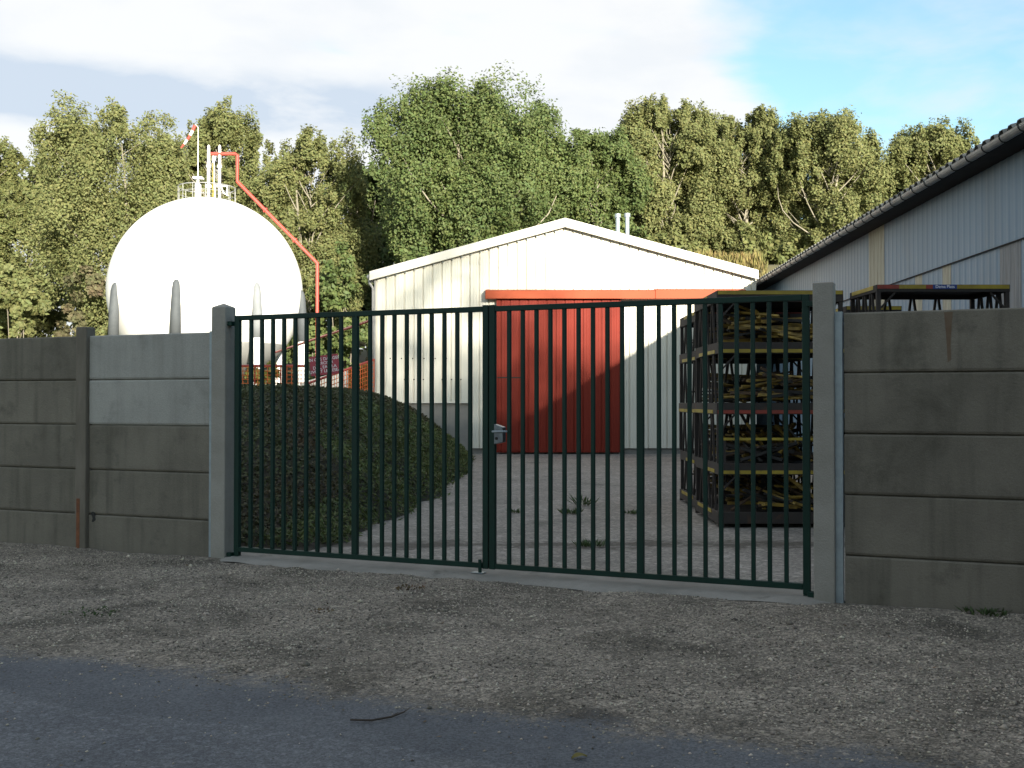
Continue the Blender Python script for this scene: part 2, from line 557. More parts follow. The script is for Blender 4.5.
def blend_edge(mat, asphalt):
    # gravel thins out over the edge of the asphalt
    t = mat.node_tree
    k = G(t)
    b = t.nodes['Principled BSDF']
    lk = b.inputs['Base Color'].links[0]
    grav = lk.from_socket
    # asphalt colour, copied values
    tcn = k.n('ShaderNodeTexCoord')
    vec = tcn.outputs['Object']
    sp_ = k.n('ShaderNodeSeparateXYZ')
    t.links.new(vec, sp_.inputs[0])
    v = k.math('ADD', k.math('MULTIPLY', k.math('SUBTRACT', sp_.outputs[0], W0.x), VX.x), k.math('MULTIPLY', k.math('SUBTRACT', sp_.outputs[1], W0.y), VX.y))
    nz = k.noise(vec, 1.6, 4, 0.6)
    nf = k.noise(vec, 22, 3, 0.7)
    d = k.math('ADD', k.math('SUBTRACT', v, ROAD_V), k.math('ADD', k.math('MULTIPLY', k.math('SUBTRACT', nz, 0.5), 0.9), k.math('MULTIPLY', k.math('SUBTRACT', nf, 0.5), 0.7)))
    f = k.step(d, -0.12, 0.30)
    # a dark damp hollow near the road edge
    pc = P(592, 716, (EYE + 0.07) * F / (716 - HOR))
    qx = k.math('DIVIDE', k.math('SUBTRACT', sp_.outputs[0], pc.x), 0.20)
    qy = k.math('DIVIDE', k.math('SUBTRACT', sp_.outputs[1], pc.y), 0.17)
    rr_ = k.math('SQRT', k.math('ADD', k.math('MULTIPLY', qx, qx), k.math('MULTIPLY', qy, qy)))
    rr_ = k.math('ADD', rr_, k.math('MULTIPLY', k.math('SUBTRACT', nf, 0.5), 1.6))
    grav = k.mix(k.math('MULTIPLY', k.step(rr_, 1.15, 0.55), 0.85), grav, (0.050, 0.042, 0.032, 1))
    fa = k.step(k.noise(vec, 1.3, 5, 0.6), 0.3, 0.7)
    ac = k.mix(fa, (0.116, 0.122, 0.130, 1), (0.086, 0.092, 0.101, 1))
    vn = k.n('ShaderNodeTexVoronoi')
    t.links.new(vec, vn.inputs['Vector'])
    vn.inputs['Scale'].default_value = 95
    sx = k.n('ShaderNodeSeparateColor')
    t.links.new(vn.outputs['Color'], sx.inputs[0])
    hs = k.n('ShaderNodeHueSaturation')
    t.links.new(k.math('ADD', k.math('MULTIPLY', k.math('SUBTRACT', sx.outputs[0], 0.5), 0.7), 1.05), hs.inputs['Value'])
    t.links.new(ac, hs.inputs['Color'])
    t.links.new(k.mix(f, hs.outputs[0], grav), b.inputs['Base Color'])


blend_edge(M['gravel'], M['asphalt'])

# ------------------------------------------------------------------ terrain
def hill(x, y):
    x = np.asarray(x, float)
    y = np.asarray(y, float)
    right = sstep((x + 8) / 6.0)
    y0 = 57 - 11.5 * right
    top = 3.6 + 4.6 * right
    h = top * sstep((y - y0) / (9 - 4.0 * right)) + 2.5 * sstep((y - y0 - 8) / 30.0)
    h = h + 0.5 * (vnoise(x, y, 0.15) - 0.5) * sstep((y - y0) / 5)
    return h


def grid_sheet(name, xs, ys, zf, mat, smooth=True):
    X, Y = np.meshgrid(xs, ys)
    Z = zf(X, Y)
    nx, ny = len(xs), len(ys)
    vs = np.stack([X, Y, Z], -1).reshape(-1, 3)
    idx = np.arange(nx * ny).reshape(ny, nx)
    fs = np.stack([idx[:-1, :-1], idx[:-1, 1:], idx[1:, 1:], idx[1:, :-1]], -1).reshape(-1, 4)
    me = bpy.data.meshes.new(name)
    me.from_pydata(vs.tolist(), [], fs.tolist())
    me.materials.append(mat)
    if smooth:
        me.polygons.foreach_set('use_smooth', [True] * len(me.polygons))
    o = bpy.data.objects.new(name, me)
    COL.objects.link(o)
    return o


def spaced(*segs):
    out = []
    for a, b, n in segs:
        out += list(np.linspace(a, b, n, endpoint=False))
    out.append(segs[-1][1])
    return np.array(out)


ground = grid_sheet('ground', spaced((-700, -60, 10), (-60, 60, 80), (60, 700, 10)), spaced((-300, -20, 8), (-20, 40, 12), (40, 100, 60), (100, 900, 12)),
                    lambda X, Y: hill(X, Y) - 0.12, M['grass'])
tag(ground, kind='structure')


def strip(name, v0f, v1f, u0, u1, nu, nv, zf, mat):
    """sheet in wall coordinates between v0(u) and v1(u)"""
    us = np.linspace(u0, u1, nu)
    T = np.linspace(0, 1, nv)
    U, TT = np.meshgrid(us, T)
    V = v0f(U) * (1 - TT) + v1f(U) * TT
    X = W0.x + UX.x * U + VX.x * V
    Y = W0.y + UX.y * U + VX.y * V
    Z = zf(U, V)
    vs = np.stack([X, Y, Z], -1).reshape(-1, 3)
    idx = np.arange(nu * nv).reshape(nv, nu)
    fs = np.stack([idx[:-1, :-1], idx[:-1, 1:], idx[1:, 1:], idx[1:, :-1]], -1).reshape(-1, 4)
    me = bpy.data.meshes.new(name)
    me.from_pydata(vs.tolist(), [], fs.tolist())
    me.materials.append(mat)
    me.polygons.foreach_set('use_smooth', [True] * len(me.polygons))
    o = bpy.data.objects.new(name, me)
    COL.objects.link(o)
    return o


def edge_v(U):
    return ROAD_V + 0.16 * (vnoise(U, U * 0, 0.9, 2) - 0.5) + 0.10 * (vnoise(U, U * 0, 4.0, 3) - 0.5) + 0.004 * U


tag(strip('road', lambda U: U * 0 - 10.6, lambda U: U * 0 - 3.5, -80, 80, 80, 4, lambda U, V: U * 0 - 0.085, M['asphalt']), kind='structure')


def gravel_z(U, V):
    z = -0.062 + 0.030 * (vnoise(U, V, 1.3, 5) - 0.5) + 0.016 * (vnoise(U, V, 6, 6) - 0.5)
    d = sstep((V - edge_v(U) - 0.0) / 0.6)
    drop = 0.010 * sstep((edge_v(U) - 0.55 - V) / 0.2)
    return -0.0805 * (1 - d) + z * d - drop


tag(strip('gravel_verge', lambda U: edge_v(U) - 0.75, lambda U: U * 0 - 0.02, -16, 12, 420, 60, gravel_z, M['gravel']), kind='structure')

# yard behind the wall
tag(strip('yard', lambda U: U * 0 + 0.1, lambda U: U * 0 + 32, -22, 11, 90, 90, lambda U, V: U * 0 - 0.075 + 0.012 * (vnoise(U, V, 0.9, 4) - 0.5), M['yard']), kind='structure')
tag(strip('threshold', lambda U: -0.30 - 0.16 * (vnoise(U, U * 0, 1.5, 9) - 0.5), lambda U: U * 0 + 0.42, uL - 0.05, uR + 0.05, 120, 14,
          lambda U, V: U * 0 - 0.034 + 0.010 * (vnoise(U, V, 5, 71) - 0.5) - 0.045 * sstep((-0.10 - V) / 0.30) - 0.04 * sstep((np.abs(U - (uL + uR) / 2) - 2.85) / 0.25) * sstep((-0.02 - V) / 0.1), M['threshold']), kind='structure')
def soil_band(mat):
    """broken strip of soil across the yard just inside the gate"""
    t = mat.node_tree
    k = G(t)
    b = t.nodes['Principled BSDF']
    base = b.inputs['Base Color'].links[0].from_socket
    vec = k.n('ShaderNodeTexCoord').outputs['Object']
    sp_ = k.n('ShaderNodeSeparateXYZ')
    t.links.new(vec, sp_.inputs[0])
    d = k.math('ABSOLUTE', k.math('SUBTRACT', sp_.outputs[1], 12.3))
    d = k.math('ADD', d, k.math('MULTIPLY', k.math('SUBTRACT', k.noise(vec, 1.7, 5, 0.7), 0.5), 2.0))
    d = k.math('ADD', d, k.math('MULTIPLY', k.math('SUBTRACT', k.noise(vec, 9, 4, 0.75), 0.5), 1.3))
    f = k.math('MULTIPLY', k.step(d, 0.50, 0.02), 0.85)
    t.links.new(k.mix(f, base, (0.052, 0.044, 0.032, 1)), b.inputs['Base Color'])


soil_band(M['yard'])


# the planted mound behind the left leaf of the gate
def mound_h(X, Y):
    X = np.asarray(X, float)
    Y = np.asarray(Y, float)
    xf = np.interp(Y, [11, 12.1, 13.3, 15.2, 19.1, 24, 29, 32.5], [-2.3, -2.1, -1.95, -1.62, -1.3, -1.15, -1.15, -1.5])
    dxx = xf - X + 0.25 * (vnoise(X, Y, 1.1, 21) - 0.5)
    vv = (X - W0.x) * VX.x + (Y - W0.y) * VX.y
    s1 = np.clip(dxx / 2.9, 0, 1)
    s1 = np.sin(s1 * math.pi / 2) ** 0.85
    s2 = np.clip((vv - 0.65) / 5.2, 0, 1)
    s2 = np.sin(s2 * math.pi / 2)
    back = 1 - 0.80 * sstep((Y - 26.5) / 6.0)
    back = np.where(X > -4.6, 1 - 0.25 * sstep((Y - 27) / 5.0), back)
    h = 1.84 * s1 * s2 * back
    h = h + 0.10 * (vnoise(X, Y, 0.8, 22) - 0.5) * s1 * s2
    return np.where((dxx > 0) & (vv > 0.65), h, -0.04)


tag(grid_sheet('mound', np.linspace(-13.5, -0.7, 100), np.linspace(10.8, 32.8, 130), lambda X, Y: mound_h(X, Y) - 0.07, M['soil']), kind='structure')


def leaf_quads(pos, nor, size, asp=0.55, jitter=0.35):
    """rhombic leaves at pos with normals nor"""
    n = len(pos)
    r = rng.normal(size=(n, 3))
    a = np.cross(nor, r)
    a /= np.linalg.norm(a, axis=1, keepdims=True) + 1e-9
    b = np.cross(nor, a)
    b /= np.linalg.norm(b, axis=1, keepdims=True) + 1e-9
    s = (size * (1 + jitter * rng.uniform(-1, 1, n)))[:, None]
    v = np.empty((n, 4, 3))
    v[:, 0] = pos - a * s
    v[:, 1] = pos - b * s * asp + a * s * 0.15
    v[:, 2] = pos + a * s
    v[:, 3] = pos + b * s * asp + a * s * 0.15
    return v.reshape(-1, 3)


def ground_cover():
    n = 210000
    x = rng.uniform(-9.5, -1.0, n)
    y = rng.uniform(11.2, 32.6, n)
    h = mound_h(x, y)
    keep = h > 0.02
    stray = (~keep) & (rng.uniform(0, 1, n) < 0.10) & (mound_h(x - 0.28 * vnoise(x, y, 2.5, 61), y) > 0.03)
    h = np.where(stray, 0.01, h)
    keep |= stray
    # thin out towards the back and towards the hidden side
    keep &= rng.uniform(0, 1, n) < np.clip(1.6 - (y - 11) / 22, 0.35, 1)
    x, y, h = x[keep], y[keep], h[keep]
    e = 0.05
    gx = (mound_h(x + e, y) - mound_h(x - e, y)) / (2 * e)
    gy = (mound_h(x, y + e) - mound_h(x, y - e)) / (2 * e)
    nn = np.stack([-gx, -gy, np.ones_like(gx)], -1)
    nn = np.clip(nn, -3, 3)
    nn /= np.linalg.norm(nn, axis=1, keepdims=True)
    cl = vnoise(x, y, 3.0, 31)
    lift = rng.uniform(0, 1, len(x)) * (0.03 + 0.10 * cl)
    pos = np.stack([x, y, h - 0.07], -1) + nn * lift[:, None]
    nor = nn + rng.normal(size=nn.shape) * 0.75
    nor /= np.linalg.norm(nor, axis=1, keepdims=True)
    green = (x + vnoise(x, y, 0.8, 33) * 1.2) > (-2.3 + 0.02 * y)
    o = np_mesh('ground_cover', leaf_quads(pos[~green], nor[~green], 0.030, 0.5), 4, M['cover'])
    tag(o, 'dark low ground cover growing over the mound behind the gate', 'plants', kind='stuff')
    gpos, gn = pos[green], nor[green]
    o = np_mesh('grass', leaf_quads(gpos, gn, 0.05, 0.22), 4, M['cover_green'])
    tag(o, 'short green grass along the foot of the mound', 'grass', kind='stuff')


ground_cover()


def ev_(u):
    return edge_v(u) - 0.6


def gravel_stones():
    n = 115000
    u = rng.uniform(-9, 6.5, n)
    v = rng.uniform(-5.6, -0.10, n)
    ev = edge_v(u)
    dens = np.where(v > ev + 0.5, 0.45 + 0.75 * vnoise(u, v, 1.1, 41), np.maximum(np.clip(0.75 * (v - ev + 0.45) / 0.95, 0, 1) ** 1.6, 0.035 * vnoise(u, v, 1.7, 43)))
    inthr = (v > -0.36) & (np.abs(u) < 3.2)
    dens = np.where(inthr, np.clip((-v - 0.14) / 0.25, 0.02, 0.6), dens)
    keep = rng.uniform(0, 1, n) < dens
    u, v = u[keep], v[keep]
    z = np.where(v > edge_v(u), gravel_z(u, v), np.where(v > ev_(u), -0.0805, -0.085))
    s = 0.004 + 0.0068 * rng.uniform(0, 1, len(u)) ** 2.5
    big = rng.uniform(0, 1, len(u)) < 0.006
    s = np.where(big, s * 2.3, s)
    X = W0.x + UX.x * u + VX.x * v
    Y = W0.y + UX.y * u + VX.y * v
    c = np.stack([X, Y, z + s * 0.25], -1)
    base = np.array([(1, 0, 0), (0, 1, 0), (-1, 0, 0), (0, -1, 0), (0, 0, .8), (0, 0, -.8)], float)
    m = len(u)
    pts = base[None] * (1 + 0.4 * rng.uniform(-1, 1, (m, 6, 1)))
    ang = rng.uniform(0, 6.28, m)
    ca, sa = np.cos(ang), np.sin(ang)
    px = pts[..., 0] * ca[:, None] * 1.25 - pts[..., 1] * sa[:, None]
    py = pts[..., 0] * sa[:, None] * 1.25 + pts[..., 1] * ca[:, None]
    pts = np.stack([px, py, pts[..., 2]], -1) * s[:, None, None] + c[:, None]
    fi = np.array([(0, 1, 4), (1, 2, 4), (2, 3, 4), (3, 0, 4), (1, 0, 5), (2, 1, 5), (3, 2, 5), (0, 3, 5)])
    faces = (fi[None] + 6 * np.arange(m)[:, None, None]).reshape(-1, 3)
    me = bpy.data.meshes.new('gravel')
    me.vertices.add(m * 6)
    me.vertices.foreach_set('co', pts.reshape(-1).astype(np.float32))
    me.loops.add(faces.size)
    me.loops.foreach_set('vertex_index', faces.ravel().astype(np.int32))
    me.polygons.add(len(faces))
    me.polygons.foreach_set('loop_start', np.arange(0, faces.size, 3, dtype=np.int32))
    me.polygons.foreach_set('loop_total', np.full(len(faces), 3, dtype=np.int32))
    me.materials.append(M['stone'])
    me.update(calc_edges=True)
    o = bpy.data.objects.new('gravel', me)
    COL.objects.link(o)
    tag(o, 'loose pale gravel stones strewn between the road and the wall', 'gravel', kind='stuff')


gravel_stones()


# ------------------------------------------------------------------ boundary wall
SEAMS = [-0.16, 0.325, 0.825, 1.325, 1.825, 2.325]


def wall_bay(u0, u1, mats, label, hole=False, stain=False):
    t = thing('concrete_wall', label, 'wall', W((u0 + u1) / 2, 0, GZ), WANG, 'concrete panel walls beside the gate')
    L = (u1 - u0) / 2
    for i in range(5):
        z0, z1 = SEAMS[i] + 0.006 - GZ, SEAMS[i + 1] - 0.006 - GZ
        jit = random.uniform(-0.006, 0.006)
        mb = MB()
        # each slab has a slight bevelled foot so that a dark seam reads
        prof = [(-0.022, z0), (-0.03, z0 + 0.02), (-0.03, z1 - 0.012), (-0.02, z1), (0.004, z1), (0.006, z1 - 0.03), (0.03, z1 - 0.03), (0.03, z0 - 0.025), (0.012, z0 - 0.025), (0.01, z0)]
        vs = [(-L, y + jit, z) for y, z in prof] + [(L, y + jit, z) for y, z in prof]
        n = len(prof)
        fs = [tuple(range(n - 1, -1, -1)), tuple(range(n, 2 * n))] + [(k, (k + 1) % n, n + (k + 1) % n, n + k) for k in range(n)]
        fs = [tuple(reversed(f)) for f in fs]
        mb.add(vs, fs)
        p = mb.build('panel', mats[i], t, bevel=0.003)
        p.rotation_euler = (0, random.uniform(-0.0016, 0.0016), 0)
    if hole:
        mb = MB()
        pts = [(-0.83, 0.40), (-0.80, 0.415), (-0.77, 0.405), (-0.765, 0.36), (-0.755, 0.325), (-0.79, 0.30), (-0.815, 0.30), (-0.80, 0.34)]
        vs = [(x, -0.0345, z) for x, z in pts] + [(x, -0.028, z) for x, z in pts]
        n = len(pts)
        mb.add(vs, [tuple(range(n - 1, -1, -1))] + [(k, (k + 1) % n, n + (k + 1) % n, n + k) for k in range(n)])
        mb.build('chip', M['dark'], t)
    if stain:
        mb = MB()
        pts = [(-0.035, 2.31), (0.03, 2.31), (0.02, 2.2), (0.012, 2.05), (0.016, 1.93), (-0.01, 1.91), (-0.016, 2.04), (-0.025, 2.18)]
        mb.add([(x - 0.37, -0.0365, z + 0.05) for x, z in pts], [tuple(range(7, -1, -1))])
        mb.build('rust_streak', M['rust_stain'], t)
    return t


po, pn = M['panel'], M['panel_new']
wall_bay(uL - 1.812, uL - 0.095, [po, po, po, pn, pn], 'concrete panel wall left of the gate with two paler top panels', hole=True)
wall_bay(uL - 3.94, uL - 1.978, [po] * 5, 'dark concrete panel wall leftmost, left of the thin weathered post')
wall_bay(uR + 0.16, uR + 2.5, [po] * 5, 'dark concrete panel wall right of the gate with a rust streak', stain=True)


def wall_post(u, label, w=0.155, top=2.42):
    t = thing('concrete_post', label, 'post', W(u, -0.01, GZ), WANG)
    mb = MB()
    mb.box(-w / 2, w / 2, -0.07, 0.07, -0.1, top - GZ)
    mb.build('post_body', M['post_old'], t, bevel=0.012)
    mb = MB()
    mb.box(-w / 2 + 0.025, -w / 2 + 0.075, -0.0745, -0.02, -0.08, 0.56)
    mb.build('rusty_edge', M['rust'], t, bevel=0.006)
    return t


wall_post(uL - 1.895, 'thin weathered concrete post with rusty foot between the left wall panels')


def gate_post(u, label, top, cap, w=0.18, ch_side=1):
    t = thing('gate_post', label, 'post', W(u, 0, GZ), WANG, 'concrete gate posts')
    mb = MB()
    h = w / 2
    zt = top - GZ
    if cap:
        vs = [(-h, -h, -0.2), (h, -h, -0.2), (h, h, -0.2), (-h, h, -0.2), (-h, -h, zt - 0.045), (h, -h, zt - 0.045), (h, h, zt - 0.045), (-h, h, zt - 0.045), (0, 0, zt)]
        fs = [(0, 3, 2, 1), (0, 1, 5, 4), (1, 2, 6, 5), (2, 3, 7, 6), (3, 0, 4, 7), (4, 5, 8), (5, 6, 8), (6, 7, 8), (7, 4, 8)]
        mb.add(vs, fs)
    else:
        mb.box(-h, h, -h, h, -0.2, zt)
    mb.build('post_body', M['post'], t, bevel=0.010)
    mb = MB()
    s = ch_side
    x0 = s * (h + 0.002)
    x1 = s * (h + 0.062)
    a, b = min(x0, x1), max(x0, x1)
    mb.box(a, b, -0.040, -0.034, -0.1, 2.33 - GZ)
    mb.box(a if s < 0 else b - 0.006, a + 0.006 if s < 0 else b, -0.033, 0.05, -0.1, 2.33 - GZ)
    mb.build('steel_channel', M['galv'], t)
    # the hinge plates on the gate side
    for z in (0.02, 2.44):
        mb = MB()
        mb.box(min(-s * (h + 0.001), -s * (h + 0.055)), max(-s * (h + 0.001), -s * (h + 0.055)), -0.06, 0.02, z, z + 0.045)
        mb.build('hinge', M['green'], t, bevel=0.004)
    return t


gate_post(uL, 'concrete gate post with pointed cap at the left end of the gate', 2.625, True, ch_side=-1)
gate_post(uR, 'flat-topped concrete gate post at the right end of the gate', 2.575, False, w=0.168, ch_side=1)


# ------------------------------------------------------------------ the gate
def gate_leaf(u0, u1, label, lock):
    """built in local coordinates, hinge post at u0, meeting stile at u1"""
    L = abs(u1 - u0)
    sgn = 1 if u1 > u0 else -1
    t = thing('gate_leaf', label, 'gate', W(u0, 0, GZ), WANG, 'two leaves of the green gate')
    zb, zt = 0.015 - GZ, 2.485 - GZ

    def bx(name, a, b, y0, y1, z0, z1, mat='green', bev=0.004):
        a, b = sgn * a, sgn * b
        mb = MB()
        mb.box(min(a, b), max(a, b), y0, y1, z0, z1)
        return mb.build(name, M[mat], t, bevel=bev)
    bx('stile', 0, 0.06, -0.025, 0.025, -0.0 + 0.035, zt + 0.0)
    bx('stile', L - 0.058, L, -0.025, 0.025, zb - 0.005, zt + 0.012)
    m = L / 2
    bx('mid_stile', m - 0.031, m + 0.031, -0.025, 0.025, zb + 0.05, zt - 0.05)
    bx('top_rail', 0.061, L - 0.059, -0.025, 0.025, zt - 0.05, zt)
    bx('bottom_rail', 0.061, L - 0.059, -0.025, 0.025, zb, zb + 0.05)
    for half in (0, 1):
        a = 0.06 if half == 0 else m + 0.031
        b = m - 0.031 if half == 0 else L - 0.058
        for k in range(1, 10):
            x = a + (b - a) * k / 10
            bx('bar', x - 0.0175, x + 0.0175, -0.0175, 0.0175, zb + 0.0505, zt - 0.0505, bev=0.003)
    # foot pivot
    bx('pivot', -0.01, 0.06, -0.04, 0.04, 0.006, 0.034, bev=0.006)
    if lock:
        z = 1.30 - GZ
        mb = MB()
        x0, x1 = sgn * (L + 0.002), sgn * (L - 0.10)
        # lock case with a sloped top, fixed to the meeting stile's inner edge
        xs = (sgn * (L - 0.059), sgn * (L - 0.15))
        vs = []
        for y in (-0.045, 0.03):
            vs += [(xs[0], y, z - 0.115), (xs[1], y, z - 0.095), (xs[1], y, z + 0.045), (xs[0], y, z + 0.075)]
        mb.add(vs, [(0, 1, 2, 3), (7, 6, 5, 4), (0, 4, 5, 1), (1, 5, 6, 2), (2, 6, 7, 3), (3, 7, 4, 0)])
        lk = mb.build('lock_case', M['lock'], t, bevel=0.005)
        mb = MB()
        mb.tube([(xs[0] - sgn * 0.0, -0.047, z + 0.005), (xs[0], -0.085, z + 0.005), (sgn * (L - 0.21), -0.085, z + 0.008)], 0.009, 8)
        mb.build('handle', M['galv'], lk, smooth=True)
        mb = MB()
        mb.tube([(sgn * (L - 0.085), -0.046, z - 0.06), (sgn * (L - 0.085), -0.054, z - 0.06)], 0.014, 10)
        mb.build('keyhole', M['dark'], lk)
    else:
        bx('drop_bolt', L - 0.09, L - 0.06, -0.05, -0.027, -0.0 + 0.037, 0.16, bev=0.004)
        bx('strike_plate', L - 0.16, L - 0.04, -0.06, 0.03, 0.0302, 0.036, 'galv', 0.002)
    return t


uGL = (Vector((-2.888, 11.13, 0)) - W0).dot(UX) - 0.02
uGR = (Vector((2.494, 8.873, 0)) - W0).dot(UX) - 0.0
gate_leaf(uGL, -0.006, 'left leaf of the dark green steel bar gate, in front of the mound', False)
gate_leaf(uGR, 0.006, 'right leaf of the dark green steel bar gate, carrying the metal lock', True)

# ------------------------------------------------------------------ the shed with the red door
SY = 33.0
sx0, sx1 = (375.5 - 512) / F * SY, (756.5 - 512) / F * SY
rx = (565 - 512) / F * SY
rz_ = EYE + (HOR - 221) / F * SY
ez = EYE + (HOR - 273) / F * SY
shed = thing('metal_shed', 'cream ribbed metal shed with a low gable and big red sliding door', 'shed', (rx, SY, GZ), 0)


def L_(x, y, z):      # world to shed local
    return (x - rx, y - SY, z - GZ)


def roofline(x):
    if x < rx:
        return ez + (rz_ - ez) * (x - sx0) / (rx - sx0)
    return ez + (rz_ - ez) * (sx1 - x) / (sx1 - rx)


def ribbed(x0, x1, zb, zt, y, pitch, rib, depth, phase=0.0, minor=True):
    """trapezoid sheet facing -Y; zb, zt numbers or functions of x"""
    xs, ys = [], []
    x = x0
    xs.append(x0)
    ys.append(0)
    k = math.floor((x0 - phase) / pitch)
    while True:
        c = phase + k * pitch
        pts = [(c - rib / 2, 0), (c - rib / 4, depth), (c + rib / 4, depth), (c + rib / 2, 0)]
        if minor:
            for q in (0.36, 0.64):
                mcx = c + pitch * q
                pts += [(mcx - 0.012, 0), (mcx, depth * 0.16), (mcx + 0.012, 0)]
        for px, pd in pts:
            if x0 < px < x1 and px > xs[-1] + 1e-4:
                xs.append(px)
                ys.append(pd)
        k += 1
        if c > x1:
            break
    xs.append(x1)
    ys.append(0)
    vs, fs = [], []
    for px, pd in zip(xs, ys):
        b = zb(px) if callable(zb) else zb
        t = zt(px) if callable(zt) else zt
        vs += [(px, y - pd, b), (px, y - pd, t)]
    for i in range(len(xs) - 1):
        fs.append((2 * i, 2 * i + 2, 2 * i + 3, 2 * i + 1))
    return vs, fs


def shed_parts():
    pitch = 0.292
    xc = (470.5 - 512) / F * SY
    zs = EYE + (HOR - 402) / F * SY
    zmid = EYE + (HOR - 306) / F * SY
    # cladding: ribs whose valleys are the narrow dark lines
    mb = MB()

    def cl(x0, x1, zb, zt, y):
        vs, fs = ribbed(x0, x1, zb, zt, y, pitch, 0.05, -0.055, phase=sx0 + 0.02)
        mb.add([L_(*v) for v in vs], fs)
    cl(sx0, xc, zs, lambda x: roofline(x) - 0.02, SY)
    cl(xc, sx1, 0.10, lambda x: roofline(x) - 0.02, SY)
    mb.build('wall_cladding', M['clad'], shed)
    mb = MB()
    mb.box(*[v for pr in ((sx0 + 0.05 - rx, sx1 - 0.05 - rx), (0.10, 0.25), (-0.1 - GZ, 0.30 - GZ)) for v in pr])
    mb.box(sx0 + 0.03 - rx, xc - rx, 0.06, 0.099, -0.1 - GZ, zs + 0.08 - GZ)
    mb.build('plinth', M['plinth'], shed)
    mb = MB()
    mb.box(sx0 - rx, xc + 0.02 - rx, -0.05, 0.058, zs - 0.035 - GZ, zs - 0.003 - GZ)
    mb.build('flashing', M['trim'], shed)
    # side and back walls
    yb = 12.0
    mb = MB()
    mb.box(sx0 + 0.001 - rx, sx0 + 0.06 - rx, 0.26, yb, -0.1 - GZ, ez - 0.08 - GZ)
    mb.box(sx1 - 0.06 - rx, sx1 - 0.001 - rx, 0.26, yb, -0.1 - GZ, ez - 0.08 - GZ)
    vs = [L_(sx0, SY + yb + 0.002, -0.1), L_(sx1, SY + yb + 0.002, -0.1), L_(sx1, SY + yb + 0.002, ez - 0.08), L_(rx, SY + yb + 0.002, rz_ - 0.08), L_(sx0, SY + yb + 0.002, ez - 0.08)]
    mb.add(vs, [(4, 3, 2, 1, 0)])
    mb.build('side_wall', M['clad'], shed)
    # roof
    mb = MB()
    for a, b in ((sx0 - 0.12, rx), (sx1 + 0.02, rx)):
        za = roofline(a)
        q = [L_(a, SY - 0.10, za - 0.03), L_(b, SY - 0.10, rz_ - 0.03), L_(b, SY + yb, rz_ - 0.03), L_(a, SY + yb, za - 0.03)]
        q2 = [(x, y, z + 0.07) for x, y, z in q]
        mb.add(q + q2, [(3, 2, 1, 0), (4, 5, 6, 7), (0, 1, 5, 4), (1, 2, 6, 5), (2, 3, 7, 6), (3, 0, 4, 7)])
    rf = mb.build('roof', M['roof'], shed)
    # verge fascia, front
    for nm, a, b in (('fascia', sx0 - 0.17, rx), ('fascia', sx1 + 0.03, rx)):
        mb = MB()
        za = roofline(a)
        q = []
        for y in (-0.20, -0.102):
            q += [(a - rx, y, za - 0.20 - GZ), (0, y, rz_ - 0.20 - GZ), (0, y, rz_ + 0.08 - GZ), (a - rx, y, za + 0.08 - GZ)]
        mb.add(q, [(0, 1, 2, 3), (7, 6, 5, 4), (0, 4, 5, 1), (1, 5, 6, 2), (2, 6, 7, 3), (3, 7, 4, 0)])
        mb.build(nm, M['trim'], shed, bevel=0.006)
    mb = MB()
    mb.box(-0.16, 0.16, -0.207, -0.1985, rz_ - 0.25 - GZ, rz_ + 0.06 - GZ)
    # screws under the verge
    x = sx0 + 0.35
    while x < sx1 - 0.2:
        z = roofline(x) - 0.235 - GZ
        mb2 = MB()
        mb2.box(x - rx - 0.02, x - rx + 0.02, -0.05, -0.036, z - 0.018, z + 0.018)
        mb2.build('screw', M['galv'], shed)
        x += 0.292
    for pz, n_, a_ in ((358.5, 8, sx0 + 0.35), (379.5, 9, xc - 2.45)):
        for k in range(n_):
            x = a_ + k * 0.292 * (1 if n_ == 9 else 1.2)
            if x > xc - 0.05:
                break
            z = EYE + (HOR - pz) / F * SY - GZ
            mb2 = MB()
            mb2.box(x - rx + 0.09, x - rx + 0.125, -0.016, -0.002, z - 0.018, z + 0.018)
            mb2.build('screw', M['iron'], shed)
    # left corner trim, gutter and downpipe
    mb = MB()
    mb.box(sx0 - 0.035 - rx, sx0 - 0.001 - rx, -0.04, 0.30, -0.1 - GZ, ez - 0.15 - GZ)
    mb.build('corner_trim', M['gutter'], shed)
    mb = MB()
    mb.tube([L_(sx0 - 0.20, SY - 0.08, ez - 0.12), L_(sx0 - 0.20, SY + 12, ez - 0.12)], 0.075, 10)
    gt = mb.build('gutter', M['gutter'], shed, smooth=True)
    mb = MB()
    mb.tube([L_(sx0 - 0.20, SY + 0.1, ez - 0.19), L_(sx0 - 0.20, SY + 0.1, ez - 0.30), L_(sx0 - 0.09, SY + 0.1, ez - 0.46), L_(sx0 - 0.09, SY + 0.1, 0.0)], 0.045, 10)
    mb.build('downpipe', M['gutter'], shed, smooth=True)
    # sliding door on its track
    dx0, dx1 = (496.5 - 512) / F * SY, (620.5 - 512) / F * SY
    dz1 = EYE + (HOR - 298) / F * SY
    vs, fs = ribbed(dx0, dx1, -0.02, dz1, SY - 0.17, 0.283, 0.05, -0.03, phase=dx0 + 0.14, minor=True)
    mb = MB()
    mb.add([L_(*v) for v in vs], fs)
    mb.box(dx0 - rx, dx1 - rx, -0.125, -0.08, -0.02 - GZ, dz1 - GZ)
    door = mb.build('sliding_door', M['red'], shed)
    # wicket door: frame lines standing just proud
    wx0, wx1 = dx0 + 0.03, (524.5 - 512) / F * SY
    wz = EYE + (HOR - 377.5) / F * SY
    vs, fs = ribbed(wx0 + 0.03, wx1 - 0.03, 0.03, wz - 0.03, SY - 0.192, 0.283, 0.05, -0.018, phase=dx0 + 0.14)
    mb = MB()
    mb.add([L_(*v) for v in vs], fs)
    wk = mb.build('wicket_door', M['red'], door)
